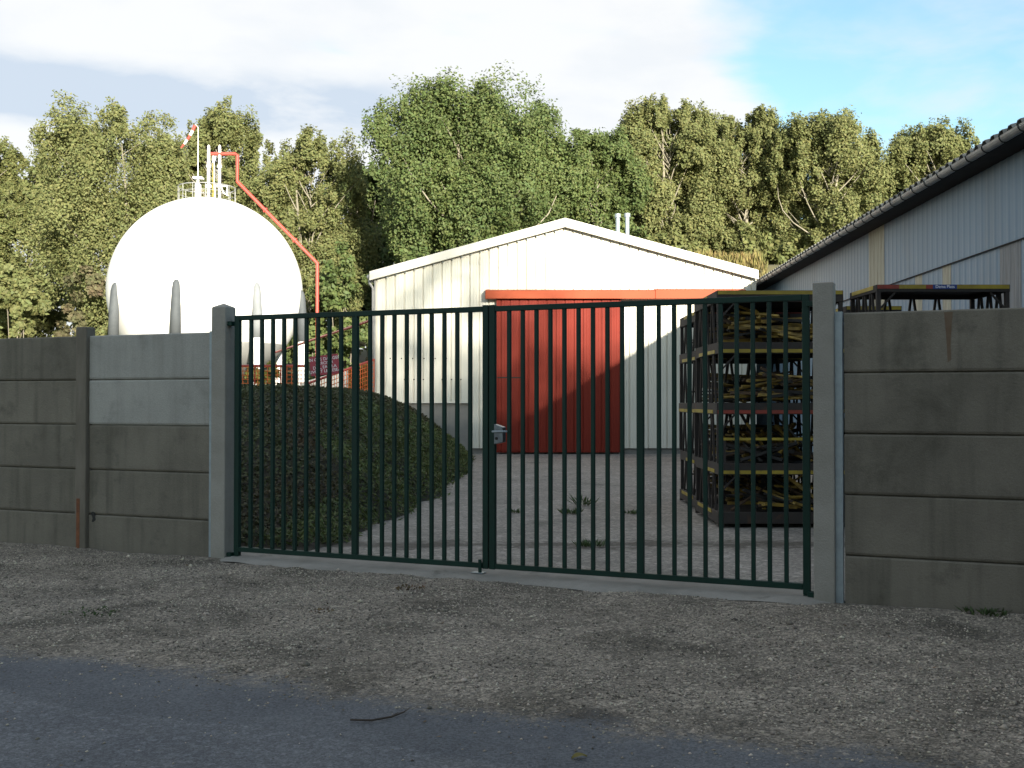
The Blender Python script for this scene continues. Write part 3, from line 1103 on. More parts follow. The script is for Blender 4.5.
    mb = MB()
    mb.box(wx0 - rx, wx1 - rx, -0.186, -0.172, wz - 0.025 - GZ, wz + 0.015 - GZ)
    mb.build('door_frame', M['dark'], wk)
    mb = MB()
    mb.box(wx1 - 0.025 - rx, wx1 + 0.01 - rx, -0.196, -0.172, 0.0 - GZ, wz - 0.026 - GZ)
    mb.build('door_edge', M['galv'], wk)
    # track hood
    tx0, tx1 = (485.5 - 512) / F * SY, (744 - 512) / F * SY
    za, zb = EYE + (HOR - 299.5) / F * SY, EYE + (HOR - 291) / F * SY
    mb = MB()
    for a, b, e in ((tx0, (654 - 512) / F * SY, 0.0), ((654 - 512) / F * SY + 0.004, tx1, 0.02)):
        q = []
        for x in (a, b):
            q += [(x - rx, -0.34 - e, za - GZ), (x - rx, -0.34 - e, zb - 0.02 + e - GZ), (x - rx, -0.04, zb + 0.05 + e - GZ), (x - rx, -0.04, za - GZ)]
        mb.add(q, [(0, 1, 2, 3), (7, 6, 5, 4), (0, 4, 5, 1), (1, 5, 6, 2), (2, 6, 7, 3), (3, 7, 4, 0)])
    mb.build('door_track', M['red_track'], shed, bevel=0.008)
    # twin flues through the right slope
    for px_, top in ((618, 213.5), (627.5, 213)):
        Yp = SY + 1.6
        c = P(px_, top, Yp)
        mb = MB()
        zb_ = roofline(c.x) - 0.1
        mb.tube([(c.x - rx, Yp - SY, zb_ - GZ), (c.x - rx, Yp - SY, c.z - 0.12 - GZ)], 0.07, 12)
        fl = mb.build('flue', M['galv'], rf, smooth=False)
        mb = MB()
        mb.tube([(c.x - rx, Yp - SY, c.z - 0.12 - GZ), (c.x - rx, Yp - SY, c.z - GZ)], 0.10, 12)
        mb.v = mb.v
        cp = mb.build('flue_cap', M['galv'], rf)


shed_parts()

# ------------------------------------------------------------------ the barn along the right side
BANG = -math.atan(0.045)
barn = thing('barn', 'long blue-grey sheet metal barn with a gutter along its eave', 'barn', (6.3, 0, GZ), BANG)
WLX = 0.52            # wall plane, local x (gutter edge at 0)
BY0, BY1 = 10.0, 44.0
EZ = EYE + 0.588 * 6.3 - GZ
SEAMZ = EYE + 0.353 * 6.82 - GZ


def barn_parts():
    def sheet(name, ya, yb, zb, zt, x, mat):
        # corrugated along y, facing -X
        n = max(2, int(round((yb - ya) / 0.0425)))
        vs, fs = [], []
        for i in range(n + 1):
            y = ya + (yb - ya) * i / n
            q = (y / 0.255) % 1.0
            d = 0.009 if q < 0.17 or q > 0.83 else 0.0
            vs += [(x - d, y, zb), (x - d, y, zt)]
            if i:
                k = 2 * i
                fs.append((k - 2, k - 1, k + 1, k))
        mb = MB()
        mb.add(vs, fs)
        return mb.build(name, mat, barn)

    def ly(px):           # local y on the wall plane for a picture column
        return 6.82 / ((px - 512) / F - 0.045)
    # upper cladding (laps over the lower by 3 cm), broken by one translucent sheet
    ya, yb = ly(886), ly(870)
    top = EZ - 0.03
    sheet('upper_cladding', BY0, ya - 0.002, SEAMZ - 0.03, top, WLX - 0.022, M['barn'])
    sheet('translucent_sheet', ya, yb, 1.0, top, WLX - 0.026, M['grp'])
    sheet('upper_cladding', yb + 0.002, BY1, SEAMZ - 0.03, top, WLX - 0.022, M['barn'])
    cuts = sorted([(ly(1021), ly(1000), 'grp_grey'), (ly(951), ly(943), 'grp'), (ly(922), ly(915), 'grp')])
    y = BY0
    for a, b, m in cuts:
        sheet('lower_cladding', y, a - 0.002, 0.1, SEAMZ, WLX, M['barn'])
        sheet('translucent_sheet', a, b, 0.1, SEAMZ, WLX - 0.004, M[m])
        y = b + 0.002
    sheet('lower_cladding', y, ya - 0.001, 0.1, SEAMZ, WLX, M['barn'])
    sheet('lower_cladding', yb + 0.002, BY1, 0.1, SEAMZ, WLX, M['barn'])
    # core behind the sheets, ends
    WID = 15.0
    pitch = math.tan(R(14))
    mb = MB()
    mb.box(WLX + 0.05, WLX + 0.20, BY0 + 0.01, BY1 - 0.01, -0.1, EZ + 0.10)
    mb.box(WLX + WID - 0.2, WLX + WID, BY0 + 0.01, BY1 - 0.01, -0.1, EZ + 0.15)
    for yy in (BY0 + 0.012, BY1 - 0.012):
        e = EZ + 0.15
        q = [(WLX + 0.201, yy, -0.1), (WLX + WID - 0.201, yy, -0.1), (WLX + WID - 0.201, yy, e), (WLX + WID / 2, yy, e + pitch * WID / 2), (WLX + 0.201, yy, e)]
        mb.add(q, [(0, 1, 2, 3, 4)])
    mb.build('inner_wall', M['plinth'], barn)
    # roof: corrugated sheets, one slope each side
    def slope(side):
        n = int((BY1 - BY0 + 0.2) / 0.05)
        vs, fs = [], []
        for i in range(n + 1):
            y = BY0 - 0.1 + i * 0.05
            q = (y / 0.30) % 1.0
            d = 0.065 if q < 0.45 else 0.0
            for t in (0.0, 1.0):
                x = -0.02 + t * (WLX + WID / 2 + 0.02)
                z = EZ + 0.075 + (x) * pitch
                if side < 0:
                    x = 2 * (WLX + WID / 2) - x
                vs.append((x, y, z + d))
                vs.append((x, y, z + d - 0.012))
            if i:
                a = 4 * (i - 1)
                b = 4 * i
                fs += [(a, a + 2, b + 2, b), (a + 1, b + 1, b + 3, a + 3), (a, b, b + 1, a + 1)]
        mb = MB()
        mb.add(vs, fs)
        return mb.build('roof', M['fibro'], barn)
    r = slope(1)
    slope(-1)
    # soffit boards and wall plate under the overhang, very dark all over
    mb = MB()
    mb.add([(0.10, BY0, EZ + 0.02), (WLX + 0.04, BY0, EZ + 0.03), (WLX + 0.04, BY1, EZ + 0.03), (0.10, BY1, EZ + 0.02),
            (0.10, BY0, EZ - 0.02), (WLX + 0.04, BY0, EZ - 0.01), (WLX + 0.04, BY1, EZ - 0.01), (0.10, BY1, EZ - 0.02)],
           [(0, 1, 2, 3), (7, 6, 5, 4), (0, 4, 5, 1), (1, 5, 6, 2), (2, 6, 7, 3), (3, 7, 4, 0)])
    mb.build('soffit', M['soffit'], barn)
    # gutter: half round channel
    vs, fs = [], []
    prof = []
    for i in range(9):
        a = math.pi + math.pi * i / 8
        prof.append((0.0 + 0.078 * math.cos(a), EZ + 0.03 + 0.085 * math.sin(a)))
    for i in range(8, -1, -1):
        a = math.pi + math.pi * i / 8
        prof.append((0.0 + 0.071 * math.cos(a), EZ + 0.03 + 0.078 * math.sin(a)))
    n = len(prof)
    for y in (BY0 - 0.1, BY1 + 0.05):
        vs += [(x, y, z) for x, z in prof]
    fs = [(k, n + k, n + (k + 1) % n, (k + 1) % n) for k in range(n)]
    fs += [tuple(range(0, 9)), tuple(range(n + 8, n - 1, -1))]
    mb = MB()
    mb.add(vs, fs)
    gt = mb.build('gutter', M['gutter'], barn)
    y = BY0
    while y < BY1:
        mb = MB()
        pts = []
        for i in range(9):
            a = math.pi + math.pi * i / 8
            pts.append((0.084 * math.cos(a), y, EZ + 0.03 + 0.091 * math.sin(a)))
        mb.tube(pts, 0.010, 4)
        mb.build('gutter_strap', M['dark'], gt)
        y += 0.62
    mb = MB()
    mb.box(WLX - 0.045, WLX - 0.024, BY0, BY1, SEAMZ - 0.045, SEAMZ - 0.031)
    mb.build('lap_joint', M['dark'], barn)


barn_parts()


# ------------------------------------------------------------------ stillages
def stillage(label, loc, w, d, h, stripe, seed, text=None, short=False, H=0.15, low=False):
    """a deck carried on splayed legs; origin at the foot, deck top at h"""
    rr = random.Random(seed)
    t = thing('stillage', label, 'stillage', loc, 0, 'stacked steel stillages behind the gate')
    z0, z1 = h - H, h
    mb = MB()
    mb.box(0, w, 0, 0.05, z0, z1)
    mb.box(0, w, d - 0.05, d, z0, z1)
    mb.box(0, 0.05, 0.051, d - 0.051, z0, z1)
    mb.box(w - 0.05, w, 0.051, d - 0.051, z0, z1)
    mb.build('frame', M['iron'], t, bevel=0.004)
    mb = MB()
    mb.box(0.051, w - 0.051, 0.051, d - 0.051, z0 + 0.06, z0 + 0.09)
    mb.build('deck', M['iron'], t)
    # coloured edge on the front and left sides
    zs0, zs1 = (z0 + 0.012, z0 + 0.058) if low else (z1 - 0.052, z1 - 0.004)
    pos = 0.01 if not short else w
    while pos < w - 0.02:
        seg = w if stripe != 'mixed' else rr.uniform(0.18, 0.5)
        e = min(w - 0.01, pos + seg)
        m = {'yellow': 'yellow', 'red': 'stripe_red', 'mixed': rr.choice(['yellow', 'yellow', 'stripe_red'])}[stripe]
        mb = MB()
        mb.box(pos, e - 0.002, -0.006, -0.0005, zs0, zs1)
        mb.build('edge_stripe', M[m], t)
        pos = e
    mb = MB()
    mb.box(-0.006, -0.0005, d * rr.uniform(0.02, 0.4), d * rr.uniform(0.6, 0.98), zs0, zs1)
    mb.build('edge_stripe', M['yellow'], t)
    if text:
        mb = MB()
        mb.box(w * 0.42, w * 0.60, -0.009, -0.0065, zs0 - 0.004, zs1 + 0.002)
        lb = mb.build('label_plate', M['stripe_blue'], t)
        text_obj('lettering', text, 0.052, M['letter'], lb, (w * 0.51, -0.0105, (zs0 + zs1) / 2), (R(90), 0, 0), 0.0008)
    if not short:
        # corner posts
        for x in (0.03, w - 0.03):
            for y in (0.03, d - 0.03):
                mb = MB()
                mb.box(x - 0.025, x + 0.025, y - 0.025, y + 0.025, 0.001, z0 - 0.001)
                mb.build('leg', M['iron'], t)
        # splayed props along both sides and the back
        for x in (0.025, w - 0.025):
            for k in range(3):
                yc = d * (k + 1) / 4
                for s in (-1, 1):
                    mb = MB()
                    mb.beam((x, yc + s * 0.14, 0.002), (x, yc + s * 0.03, z0 - 0.002), 0.028, 0.028, up=(1, 0, 0))
                    mb.build('prop', M['iron'], t)
        for k in range(3):
            xc = w * (0.30 + 0.2 * k)
            for s in (-1, 1):
                mb = MB()
                mb.beam((xc + s * 0.10, d - 0.025, 0.002), (xc + s * 0.02, d - 0.025, z0 - 0.002), 0.028, 0.028, up=(0, 1, 0))
                mb.build('prop', M['iron'], t)
        # corner gussets at the front
        for xa, xb in ((0.06, 0.24), (w - 0.06, w - 0.24)):
            mb = MB()
            mb.beam((xa, 0.03, z0 - 0.20), (xb, 0.03, z0 - 0.004), 0.02, 0.03, up=(0, 1, 0))
            mb.build('gusset', M['iron'], t)
    else:
        for x in (0.03, w - 0.03):
            for y in (0.03, d - 0.03):
                mb = MB()
                mb.box(x - 0.03, x + 0.03, y - 0.03, y + 0.03, 0.0, z0 - 0.001)
                mb.build('leg', M['iron'], t)
    return t


DECKS = [0.13, 0.77, 1.56, 2.36, 3.04]
TIER = ['bottom', 'second', 'third', 'fourth', 'top']


def stack(x, y, w, d, name, decks, text=None, stripes=('yellow', 'yellow', 'red', 'yellow', 'yellow')):
    for i, z in enumerate(decks):
        foot = GZ if i == 0 else decks[i - 1] + 0.0015
        where = ['bottom', 'second lowest', 'middle', 'second highest', 'topmost'][i]
        jx, jy = random.uniform(-0.02, 0.02), random.uniform(-0.02, 0.02)
        if i == 0:
            jx = jy = 0
        stillage('%s %s' % (where + ' steel stillage', name), (x + jx, y + jy, foot), w, d, z - foot, stripes[i], i * 7 + int(x * 10),
                 text if i == len(decks) - 1 else None, short=(i == 0), H=0.15 if not text else 0.09, low=i in (1, 2, 3))


stack(2.70, 13.9, 1.66, 1.75, 'in the loaded stack nearest the gate', DECKS)
stack(2.78, 15.85, 1.66, 1.75, 'in the loaded stack behind the front one', [0.13, 0.77, 1.55, 2.35, 2.95], stripes=('yellow', 'mixed', 'yellow', 'yellow', 'mixed'))
stack(4.52, 13.15, 1.66, 1.05, 'in the empty stack behind the right wall', [0.13, 0.77, 1.56, 2.36, 3.035], text='Dema Plats', stripes=('yellow', 'yellow', 'red', 'yellow', 'mixed'))
stack(4.80, 15.2, 0.80, 1.2, 'in the lower stack behind the right wall', [0.13, 0.77, 1.56, 2.36, 2.95])


def guard_rail():
    t = thing('guard_rail', 'yellow rail across the front of the second lowest tier of bars', 'rail', (2.76, 13.905, DECKS[1]), 0)
    mb = MB()
    mb.box(0, 1.54, -0.012, 0.012, 0.30, 0.335)
    mb.build('rail', M['yellow'], t, bevel=0.003)
    for x in (0.0, 1.50):
        mb = MB()
        mb.box(x, x + 0.04, -0.010, 0.010, 0.002, 0.299)
        mb.build('upright', M['iron'], t)


guard_rail()


# loose bars on the front stack: individuals
def bar_meshes():
    out = []
    for i, (m, kind) in enumerate([('bar_yellow', 0), ('bar_yellow', 1), ('bar_yellow', 2), ('bar_rust', 0), ('bar_rust', 2), ('bar_dark', 0), ('bar_dark', 1), ('bar_dark', 2), ('bar_rust', 1)]):
        mb = MB()
        L = [0.62, 0.80, 0.95][i % 3]
        if kind == 0:
            mb.box(-L / 2, L / 2, -0.018, 0.018, -0.012, 0.012)
            mb.box(-L / 2 + 0.02, -L / 2 + 0.08, -0.035, 0.035, -0.02, 0.02)
        elif kind == 1:
            mb.tube([(-L / 2, 0, 0), (L / 2, 0, 0)], 0.018, 8)
            mb.box(L / 2 - 0.05, L / 2, -0.04, 0.04, -0.005, 0.005)
        else:
            mb.box(-L / 2, L / 2, -0.025, -0.005, -0.02, 0.02)
            mb.box(-L / 2, L / 2, -0.0049, 0.02, -0.02, -0.005)
            mb.box(-0.06, 0.06, -0.045, 0.045, -0.028, -0.021)
        me_o = mb.build('steel_bar', M[m])
        out.append((me_o, m))
    return out


def bars():
    protos = bar_meshes()
    rr = random.Random(5)
    # tier -> (floor z, amount, pile height at left, right, share of yellow)
    tiers = [(0, DECKS[0], 62, 0.34, 'bottom'), (1, DECKS[1], 60, 0.38, 'second lowest'), (2, DECKS[2], 66, 0.40, 'middle'), (3, DECKS[3], 74, 0.40, 'second highest')]
    words = {'bar_yellow': 'yellow', 'bar_rust': 'rust-brown', 'bar_dark': 'blackened'}
    used = set()
    for i, z, n, hh, word in tiers:
        for k in range(n):
            p, m = rr.choice(protos)
            if i == 3 and rr.random() < 0.5:
                p, m = rr.choice(protos[:3])
            first = p.name not in used
            o = p if first else p.copy()
            if not first:
                COL.objects.link(o)
            used.add(p.name)
            u = rr.random()
            lay = k / n
            x = 2.72 + 0.48 + rr.uniform(0, 0.72)
            y = 13.9 + 0.14 + 1.4 * rr.random() ** 1.5
            zz_ = z + 0.03 + hh * lay * (0.75 + 0.25 * math.sin(x * 7 + i))
            ang = rr.gauss(0, 0.5) if i >= 2 else rr.gauss(0.0, 0.8)
            tilt = rr.gauss(0, 0.16) if i >= 2 else rr.gauss(0.1, 0.3)
            Lh = max(abs(v[0]) for v in p.bound_box)
            zz_ = max(zz_, z + 0.03 + abs(math.sin(tilt)) * Lh)
            # keep inside the posts
            half = Lh * abs(math.cos(ang))
            x = min(max(x, 2.78 + half), 2.70 + 1.60 - half)
            hy = Lh * abs(math.sin(ang))
            y = min(max(y, 13.93 + hy), 15.55 - hy)
            o.location = (x, y, zz_)
            o.rotation_euler = (rr.uniform(-0.5, 0.5), tilt, ang)
            tag(o, '%s steel bar heaped on the %s tier of the front stillage stack' % (words[m], word), 'steel bar', '%s bars on the %s tier' % (words[m], word))
    for p, m in protos:
        if p.name not in used:
            bpy.data.objects.remove(p)
    # the stack behind: one heap
    mb = MB()
    for z, hh in ((0.13, 0.36), (0.77, 0.40), (1.55, 0.40), (2.35, 0.32)):
        for k in range(90):
            a = rr.gauss(0, 0.5)
            L = rr.uniform(0.3, 0.45)
            x = rr.uniform(2.85 + L, 4.36 - L)
            y = rr.uniform(16.0, 17.4)
            zc = z + 0.03 + hh * rr.random()
            dz_ = rr.uniform(-0.03, 0.03)
            mb.beam((x - L * math.cos(a), y - L * 0.5 * math.sin(a), zc - dz_), (x + L * math.cos(a), y + L * 0.5 * math.sin(a), zc + dz_), 0.04, 0.03, rr.choice([0, 0, 1, 2]))
    o = mb.build('bar_heap', [M['bar_yellow'], M['bar_rust'], M['bar_dark']])
    tag(o, 'heaps of yellow and rusty bars on the stillages of the rear stack', 'steel bars', kind='stuff')


bars()

# ------------------------------------------------------------------ the gas sphere
TY = 50.0
tc_ = P(206.2, 292.5, TY)
TR = 97.2 / F * TY * 0.972


def sphere_tank():
    t = thing('gas_tank', 'big white spherical gas tank on grey legs behind the mound', 'gas tank', (tc_.x, tc_.y, 0), 0)
    zc = tc_.z
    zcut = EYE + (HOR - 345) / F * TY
    nU, nV = 72, 48

    def cap(name, z0, z1, mat):
        vs, fs = [], []
        a0 = math.asin(max(-1, min(1, (z0 - zc) / TR)))
        a1 = math.asin(max(-1, min(1, (z1 - zc) / TR)))
        for j in range(nV + 1):
            a = a0 + (a1 - a0) * j / nV
            for i in range(nU):
                b = 2 * math.pi * i / nU
                vs.append((TR * math.cos(a) * math.cos(b), TR * math.cos(a) * math.sin(b), zc + TR * math.sin(a)))
        for j in range(nV):
            for i in range(nU):
                k = j * nU + i
                k2 = j * nU + (i + 1) % nU
                fs.append((k, k2, k2 + nU, k + nU))
        mb = MB()
        mb.add(vs, fs)
        return mb.build(name, mat, t, smooth=True)
    cap('shell', zcut, zc + TR, M['white'])
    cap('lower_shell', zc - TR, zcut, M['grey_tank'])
    for k, adeg in enumerate([-16.5, 28.5, 75, 128, 184, 236, -61]):
        a = R(-90 + 16.2 + adeg)
        cx, cy = (TR + 0.02) * math.cos(a), (TR + 0.02) * math.sin(a)
        mb = MB()
        pts = [(cx * 1.012, cy * 1.012, 4.35), (cx * 1.006, cy * 1.006, zc - 1.2), (cx * .999, cy * .999, zc - 0.25), (cx * .992, cy * .992, zc - 0.02), (cx * .985, cy * .985, zc + 0.10)]
        mb.tube(pts, [0.235, 0.215, 0.175, 0.15, 0.09], 16)
        lg = mb.build('leg', M['grey_leg'] if k != 1 else M['grey_pale'], t, smooth=True)
        mb = MB()
        mb.tube([(cx * 1.012, cy * 1.012, 0), (cx * 1.012, cy * 1.012, 4.349)], 0.225, 16)
        mb.build('leg_casing', M['white'], lg, smooth=True)
    # platform with railing
    zt = zc + TR
    rp = 1.32
    mb = MB()
    mb.tube([(0, 0, zt - 0.24), (0, 0, zt - 0.20)], rp, 28)
    pf = mb.build('platform', M['galv'], t)
    mb = MB()
    for zr, r_ in ((zt + 0.50, 0.022), (zt + 0.2, 0.014)):
        ring = [(rp * math.cos(2 * math.pi * i / 28), rp * math.sin(2 * math.pi * i / 28), zr) for i in range(29)]
        mb.tube(ring, r_, 6, cap=False)
    for i in range(14):
        b = 2 * math.pi * i / 14
        mb.tube([(rp * math.cos(b), rp * math.sin(b), zt - 0.2), (rp * math.cos(b), rp * math.sin(b), zt + 0.5)], 0.016, 6)
    mb.build('railing', M['gutter'], pf)

    def vx(px):
        return (px - 206.2) / F * TY

    def vz(py):
        return EYE + (HOR - py) / F * TY
    for px, top, r_ in ((207.6, 144, 0.072), (218.6, 144, 0.066)):
        mb = MB()
        mb.tube([(vx(px), 0, zt - 0.1), (vx(px), 0, vz(165)), (vx(px), 0, vz(164.8)), (vx(px), 0, vz(top + 1.5)), (vx(px), 0, vz(top))], [r_, r_, r_ * 1.0, r_ * 0.95, r_ * 0.3], 12)
        mb.tube([(vx(px), 0, vz(165) - 0.09), (vx(px), 0, vz(165) + 0.03)], r_ * 1.6, 12)
        mb.tube([(vx(px), 0, vz(186) - 0.05), (vx(px), 0, vz(186) + 0.08)], r_ * 1.9, 12)
        mb.build('vent_pipe', M['white'], t)
    mb = MB()
    mb.tube([(vx(212), 0.1, zt - 0.1), (vx(212), 0.1, vz(156))], 0.05, 10)
    mb.tube([(vx(212), 0.1, vz(160)), (vx(212), 0.1, vz(154))], 0.075, 10)
    mb.build('vent_pipe', M['white'], t)
    mb = MB()
    mb.tube([(vx(213.4), -0.2, zt - 0.1), (vx(213.4), -0.2, vz(163))], 0.035, 8)
    mb.build('riser', M['yellow'], t)
    mb = MB()
    mb.box(vx(195), vx(199.5), -0.15, 0.15, zt - 0.15, vz(183.5))
    mb.box(vx(193), vx(202), -0.2, 0.2, vz(178.5), vz(176.5))
    mb.tube([(vx(197), 0, vz(183.6)), (vx(197), 0, vz(178.4))], 0.06, 8)
    mb.build('valve_box', M['white'], t)
    mb = MB()
    mb.tube([(vx(216), -0.3, zt - 0.1), (vx(216), -0.3, vz(186)), (vx(228), -0.3, vz(187)), (vx(228), -0.3, vz(196.5))], 0.035, 8)
    mb.tube([(vx(222), -0.35, vz(187)), (vx(225), -0.35, vz(194)), (vx(229.5), -0.35, vz(196.5))], 0.03, 8)
    mb.build('pipework', M['white'], t)
    # windsock mast fixed to the platform
    ws = thing('windsock', 'red and white striped windsock on a thin mast above the white sphere', 'windsock', (tc_.x + vx(197.6), TY, vz(183) - 0.02), 0)
    b = vz(183) - 0.02
    mb = MB()
    mb.tube([(0, -0.1, -0.2), (0, -0.1, vz(126.5) - b)], [0.022, 0.016], 8)
    mb.build('mast', M['white'], ws)
    a0 = Vector((vx(194.5) - vx(197.6), -0.1, vz(125) - b))
    a1 = Vector((vx(180.5) - vx(197.6), -0.1, vz(147.5) - b))
    mb = MB()
    pts = [Vector((0, -0.1, vz(126.8) - b)), a0 + Vector((0.02, 0, 0.05))]
    mb.tube(pts, 0.012, 6)
    mb.build('swivel_arm', M['white'], ws)
    for k in range(5):
        mb = MB()
        s, e = k / 5, (k + 1) / 5 - 0.002
        sag = lambda q: Vector((0.03 * math.sin(q * 3.1), 0, -0.05 * math.sin(q * 3.1)))
        mb.tube([a0.lerp(a1, s) + sag(s), a0.lerp(a1, (s + e) / 2) + sag((s + e) / 2), a0.lerp(a1, e) + sag(e)], [0.085 - 0.045 * s, 0.085 - 0.045 * (s + e) / 2, 0.085 - 0.045 * e], 12)
        mb.build('sock_band', M['red_pipe'] if k % 2 == 0 else M['white'], ws)


sphere_tank()


def red_pipe():
    pts = [P(210, 153, TY), P(234, 153, TY), P(236.5, 154.5, TY), P(236.5, 181, TY), P(317, 263, TY), P(317, 420, TY)]
    pts[-1].z = 0
    t = thing('red_pipe', 'red pipe running from the sphere top down beside the white tank', 'pipe', (pts[-1].x, TY, 0), 0)
    o = Vector((pts[-1].x, TY, 0))
    mb = MB()
    mb.tube([p - o for p in pts], 0.08, 12)
    mb.build('pipe_run', M['red_pipe'], t)
    for q in (0.35, 0.72):
        p = pts[3].lerp(pts[4], q)
        d = (pts[4] - pts[3]).normalized()
        mb = MB()
        mb.tube([p - d * 0.04 - o, p + d * 0.04 - o], 0.13, 12)
        mb.build('flange', M['red_pipe'], t)
    # low rising red pipe from the tank to the shed
    a, b = P(272, 353.5, 46.0), P(376, 318.5, 34.6)
    t2 = thing('supply_pipe', 'thin red pipe sloping from under the tank up to the shed corner', 'pipe', (a.x, a.y, 0), 0)
    o = Vector((a.x, a.y, 0))
    mb = MB()
    mb.tube([a - o, b - o], 0.045, 10)
    mb.build('pipe_run', M['red_pipe'], t2)
    for q in (0.02, 0.5, 0.97):
        p = a.lerp(b, q) - o
        mb = MB()
        mb.tube([(p.x, p.y, 0.0), (p.x, p.y, p.z - 0.05)], 0.03, 8)
        mb.build('support', M['galv'], t2)


red_pipe()


def net_fence(pa, pb, height, label, n_post):
    a, b = Vector(pa), Vector(pb)
    t = thing('net_fence', label, 'fence', a, 0, 'orange net fences on the mound')
    d = b - a
    L = d.length
    hz = Vector((0, 0, height))
    for k in range(n_post):
        p = d * (k / (n_post - 1))
        mb = MB()
        mb.tube([p - Vector((0, 0, 0.6)), p + hz * 1.02], 0.02, 8)
        mb.build('fence_post', M['red_pipe'], t)
    mb = MB()
    mb.tube([hz, hz + d], 0.032, 8)
    mb.build('top_rail', M['red_pipe'], t)
    mb = MB()
    off = Vector((0, -0.03, 0))
    n = int(L / 0.12)
    for k in range(n + 1):
        p = d * (k / n) + off
        mb.beam(p - Vector((0, 0, 0.25)), p + hz * 0.96, 0.018, 0.006, up=(0, 1, 0))
    for k in range(9):
        z = Vector((0, 0, -0.2 + (height * 0.96 + 0.2) * k / 8))
        mb.beam(z + off * 1.4, z + d + off * 1.4, 0.006, 0.018)
    mb.build('net', M['net'], t)


p1, p2 = P(228, 366, 25.5), P(306, 366, 26.5)
net_fence((p1.x, p1.y, p1.z - 0.62), (p2.x, p2.y, p2.z - 0.62), 0.62, 'orange net fence on the mound in front of the white tank', 4)
p1, p2 = P(306, 384, 27.0), P(374, 359.5, 30.0)
net_fence((p1.x, p1.y, p1.z - 0.8), (p2.x, p2.y, p2.z - 0.8), 0.8, 'rising orange net fence between the red sign and the shed', 4)
# pale sloping kerb wall behind the rising net
a, b = P(300, 383, 33.5), P(347, 369, 33.5)
t = thing('kerb_wall', 'pale concrete sloping low wall behind the rising orange net', 'wall', (a.x, a.y, 0), 0)
mb = MB()
vs = []
for y in (0, 0.25):
    vs += [(0, y, -0.1), (b.x - a.x, y, -0.1), (b.x - a.x, y, b.z), (0, y, a.z)]
mb.add(vs, [(0, 1, 2, 3), (7, 6, 5, 4), (0, 4, 5, 1), (1, 5, 6, 2), (2, 6, 7, 3), (3, 7, 4, 0)])
mb.build('wall_body', M['pale_concrete'], t, bevel=0.01)


def danger_sign():
    Y = 24.5
    c = P(324.5, 365, Y)
    t = thing('warning_sign', 'dark red sign board with white lettering on the mound crest', 'sign', (c.x, Y, float(mound_h(c.x, Y)) - 0.1), 0)
    zc = c.z - t.location.z
    w, h = 29 / F * Y, 19.5 / F * Y
    mb = MB()
    mb.box(-w / 2, w / 2, -0.012, 0.012, -h / 2, h / 2)
    bd = mb.build('board', M['sign'], t, bevel=0.003)
    bd.location = (0, 0, zc)
    bd.rotation_euler = (0, R(-7), 0)
    text_obj('lettering', 'EN CAS DANGER\nARROSER\nDE L EAU LA\nCUVE ET LE RESEAU', 0.098, M['letter'], bd, (0, -0.0145, 0), (R(90), 0, 0), 0.001)
    mb = MB()
    mb.tube([(0.06, 0.035, -0.3), (0.06, 0.035, zc - 0.1)], 0.02, 8)
    mb.build('sign_post', M['iron'], t)


danger_sign()


# ------------------------------------------------------------------ trees and shrubs
def limb(mb, p, q, r0, r1, bend=0.1, n=5):
    p, q = Vector(p), Vector(q)
    L = (q - p).length
    pts, rad = [], []
    off = Vector((random.gauss(0, 1), random.gauss(0, 1), random.gauss(0, .4))) * bend * L
    for i in range(n + 1):
        t = i / n
        pts.append(p.lerp(q, t) + off * math.sin(t * math.pi) * 0.5)
        rad.append(r0 * (1 - t) + r1 * t)
    mb.tube(pts, rad, 7, cap=False)


def foliage(lobes, nleaf, size, asp=0.62, inner=0.58):
    """lobes: list of (centre, (rx,ry,rz)). Leaves sit in clumps through each lobe"""
    areas = np.array([l[1][0] * l[1][2] for l in lobes])
    cnt = np.maximum(20, (nleaf * areas / areas.sum())).astype(int)
    ps, ns = [], []
    for (c, r), n in zip(lobes, cnt):
        # sub clumps give uneven light
        k = max(5, n // 70)
        d = rng.normal(size=(k, 3))
        d /= np.linalg.norm(d, axis=1, keepdims=True)
        rad = inner + (1 - inner) * rng.uniform(0, 1, (k, 1)) ** 0.6
        cc = d * rad
        which = rng.integers(0, k, n)
        loc = cc[which] + np.clip(rng.normal(size=(n, 3)), -1.7, 1.7) * 0.185
        p = np.asarray(c) + loc * np.asarray(r)
        nn = d[which] * 0.7 + rng.normal(size=(n, 3)) * 0.5 + np.array([0.2, -0.5, 0.3])
        ps.append(p)
        ns.append(nn)
    p = np.concatenate(ps)
    nn = np.concatenate(ns)
    nn /= np.linalg.norm(nn, axis=1, keepdims=True)
    return leaf_quads(p, nn, size, asp)


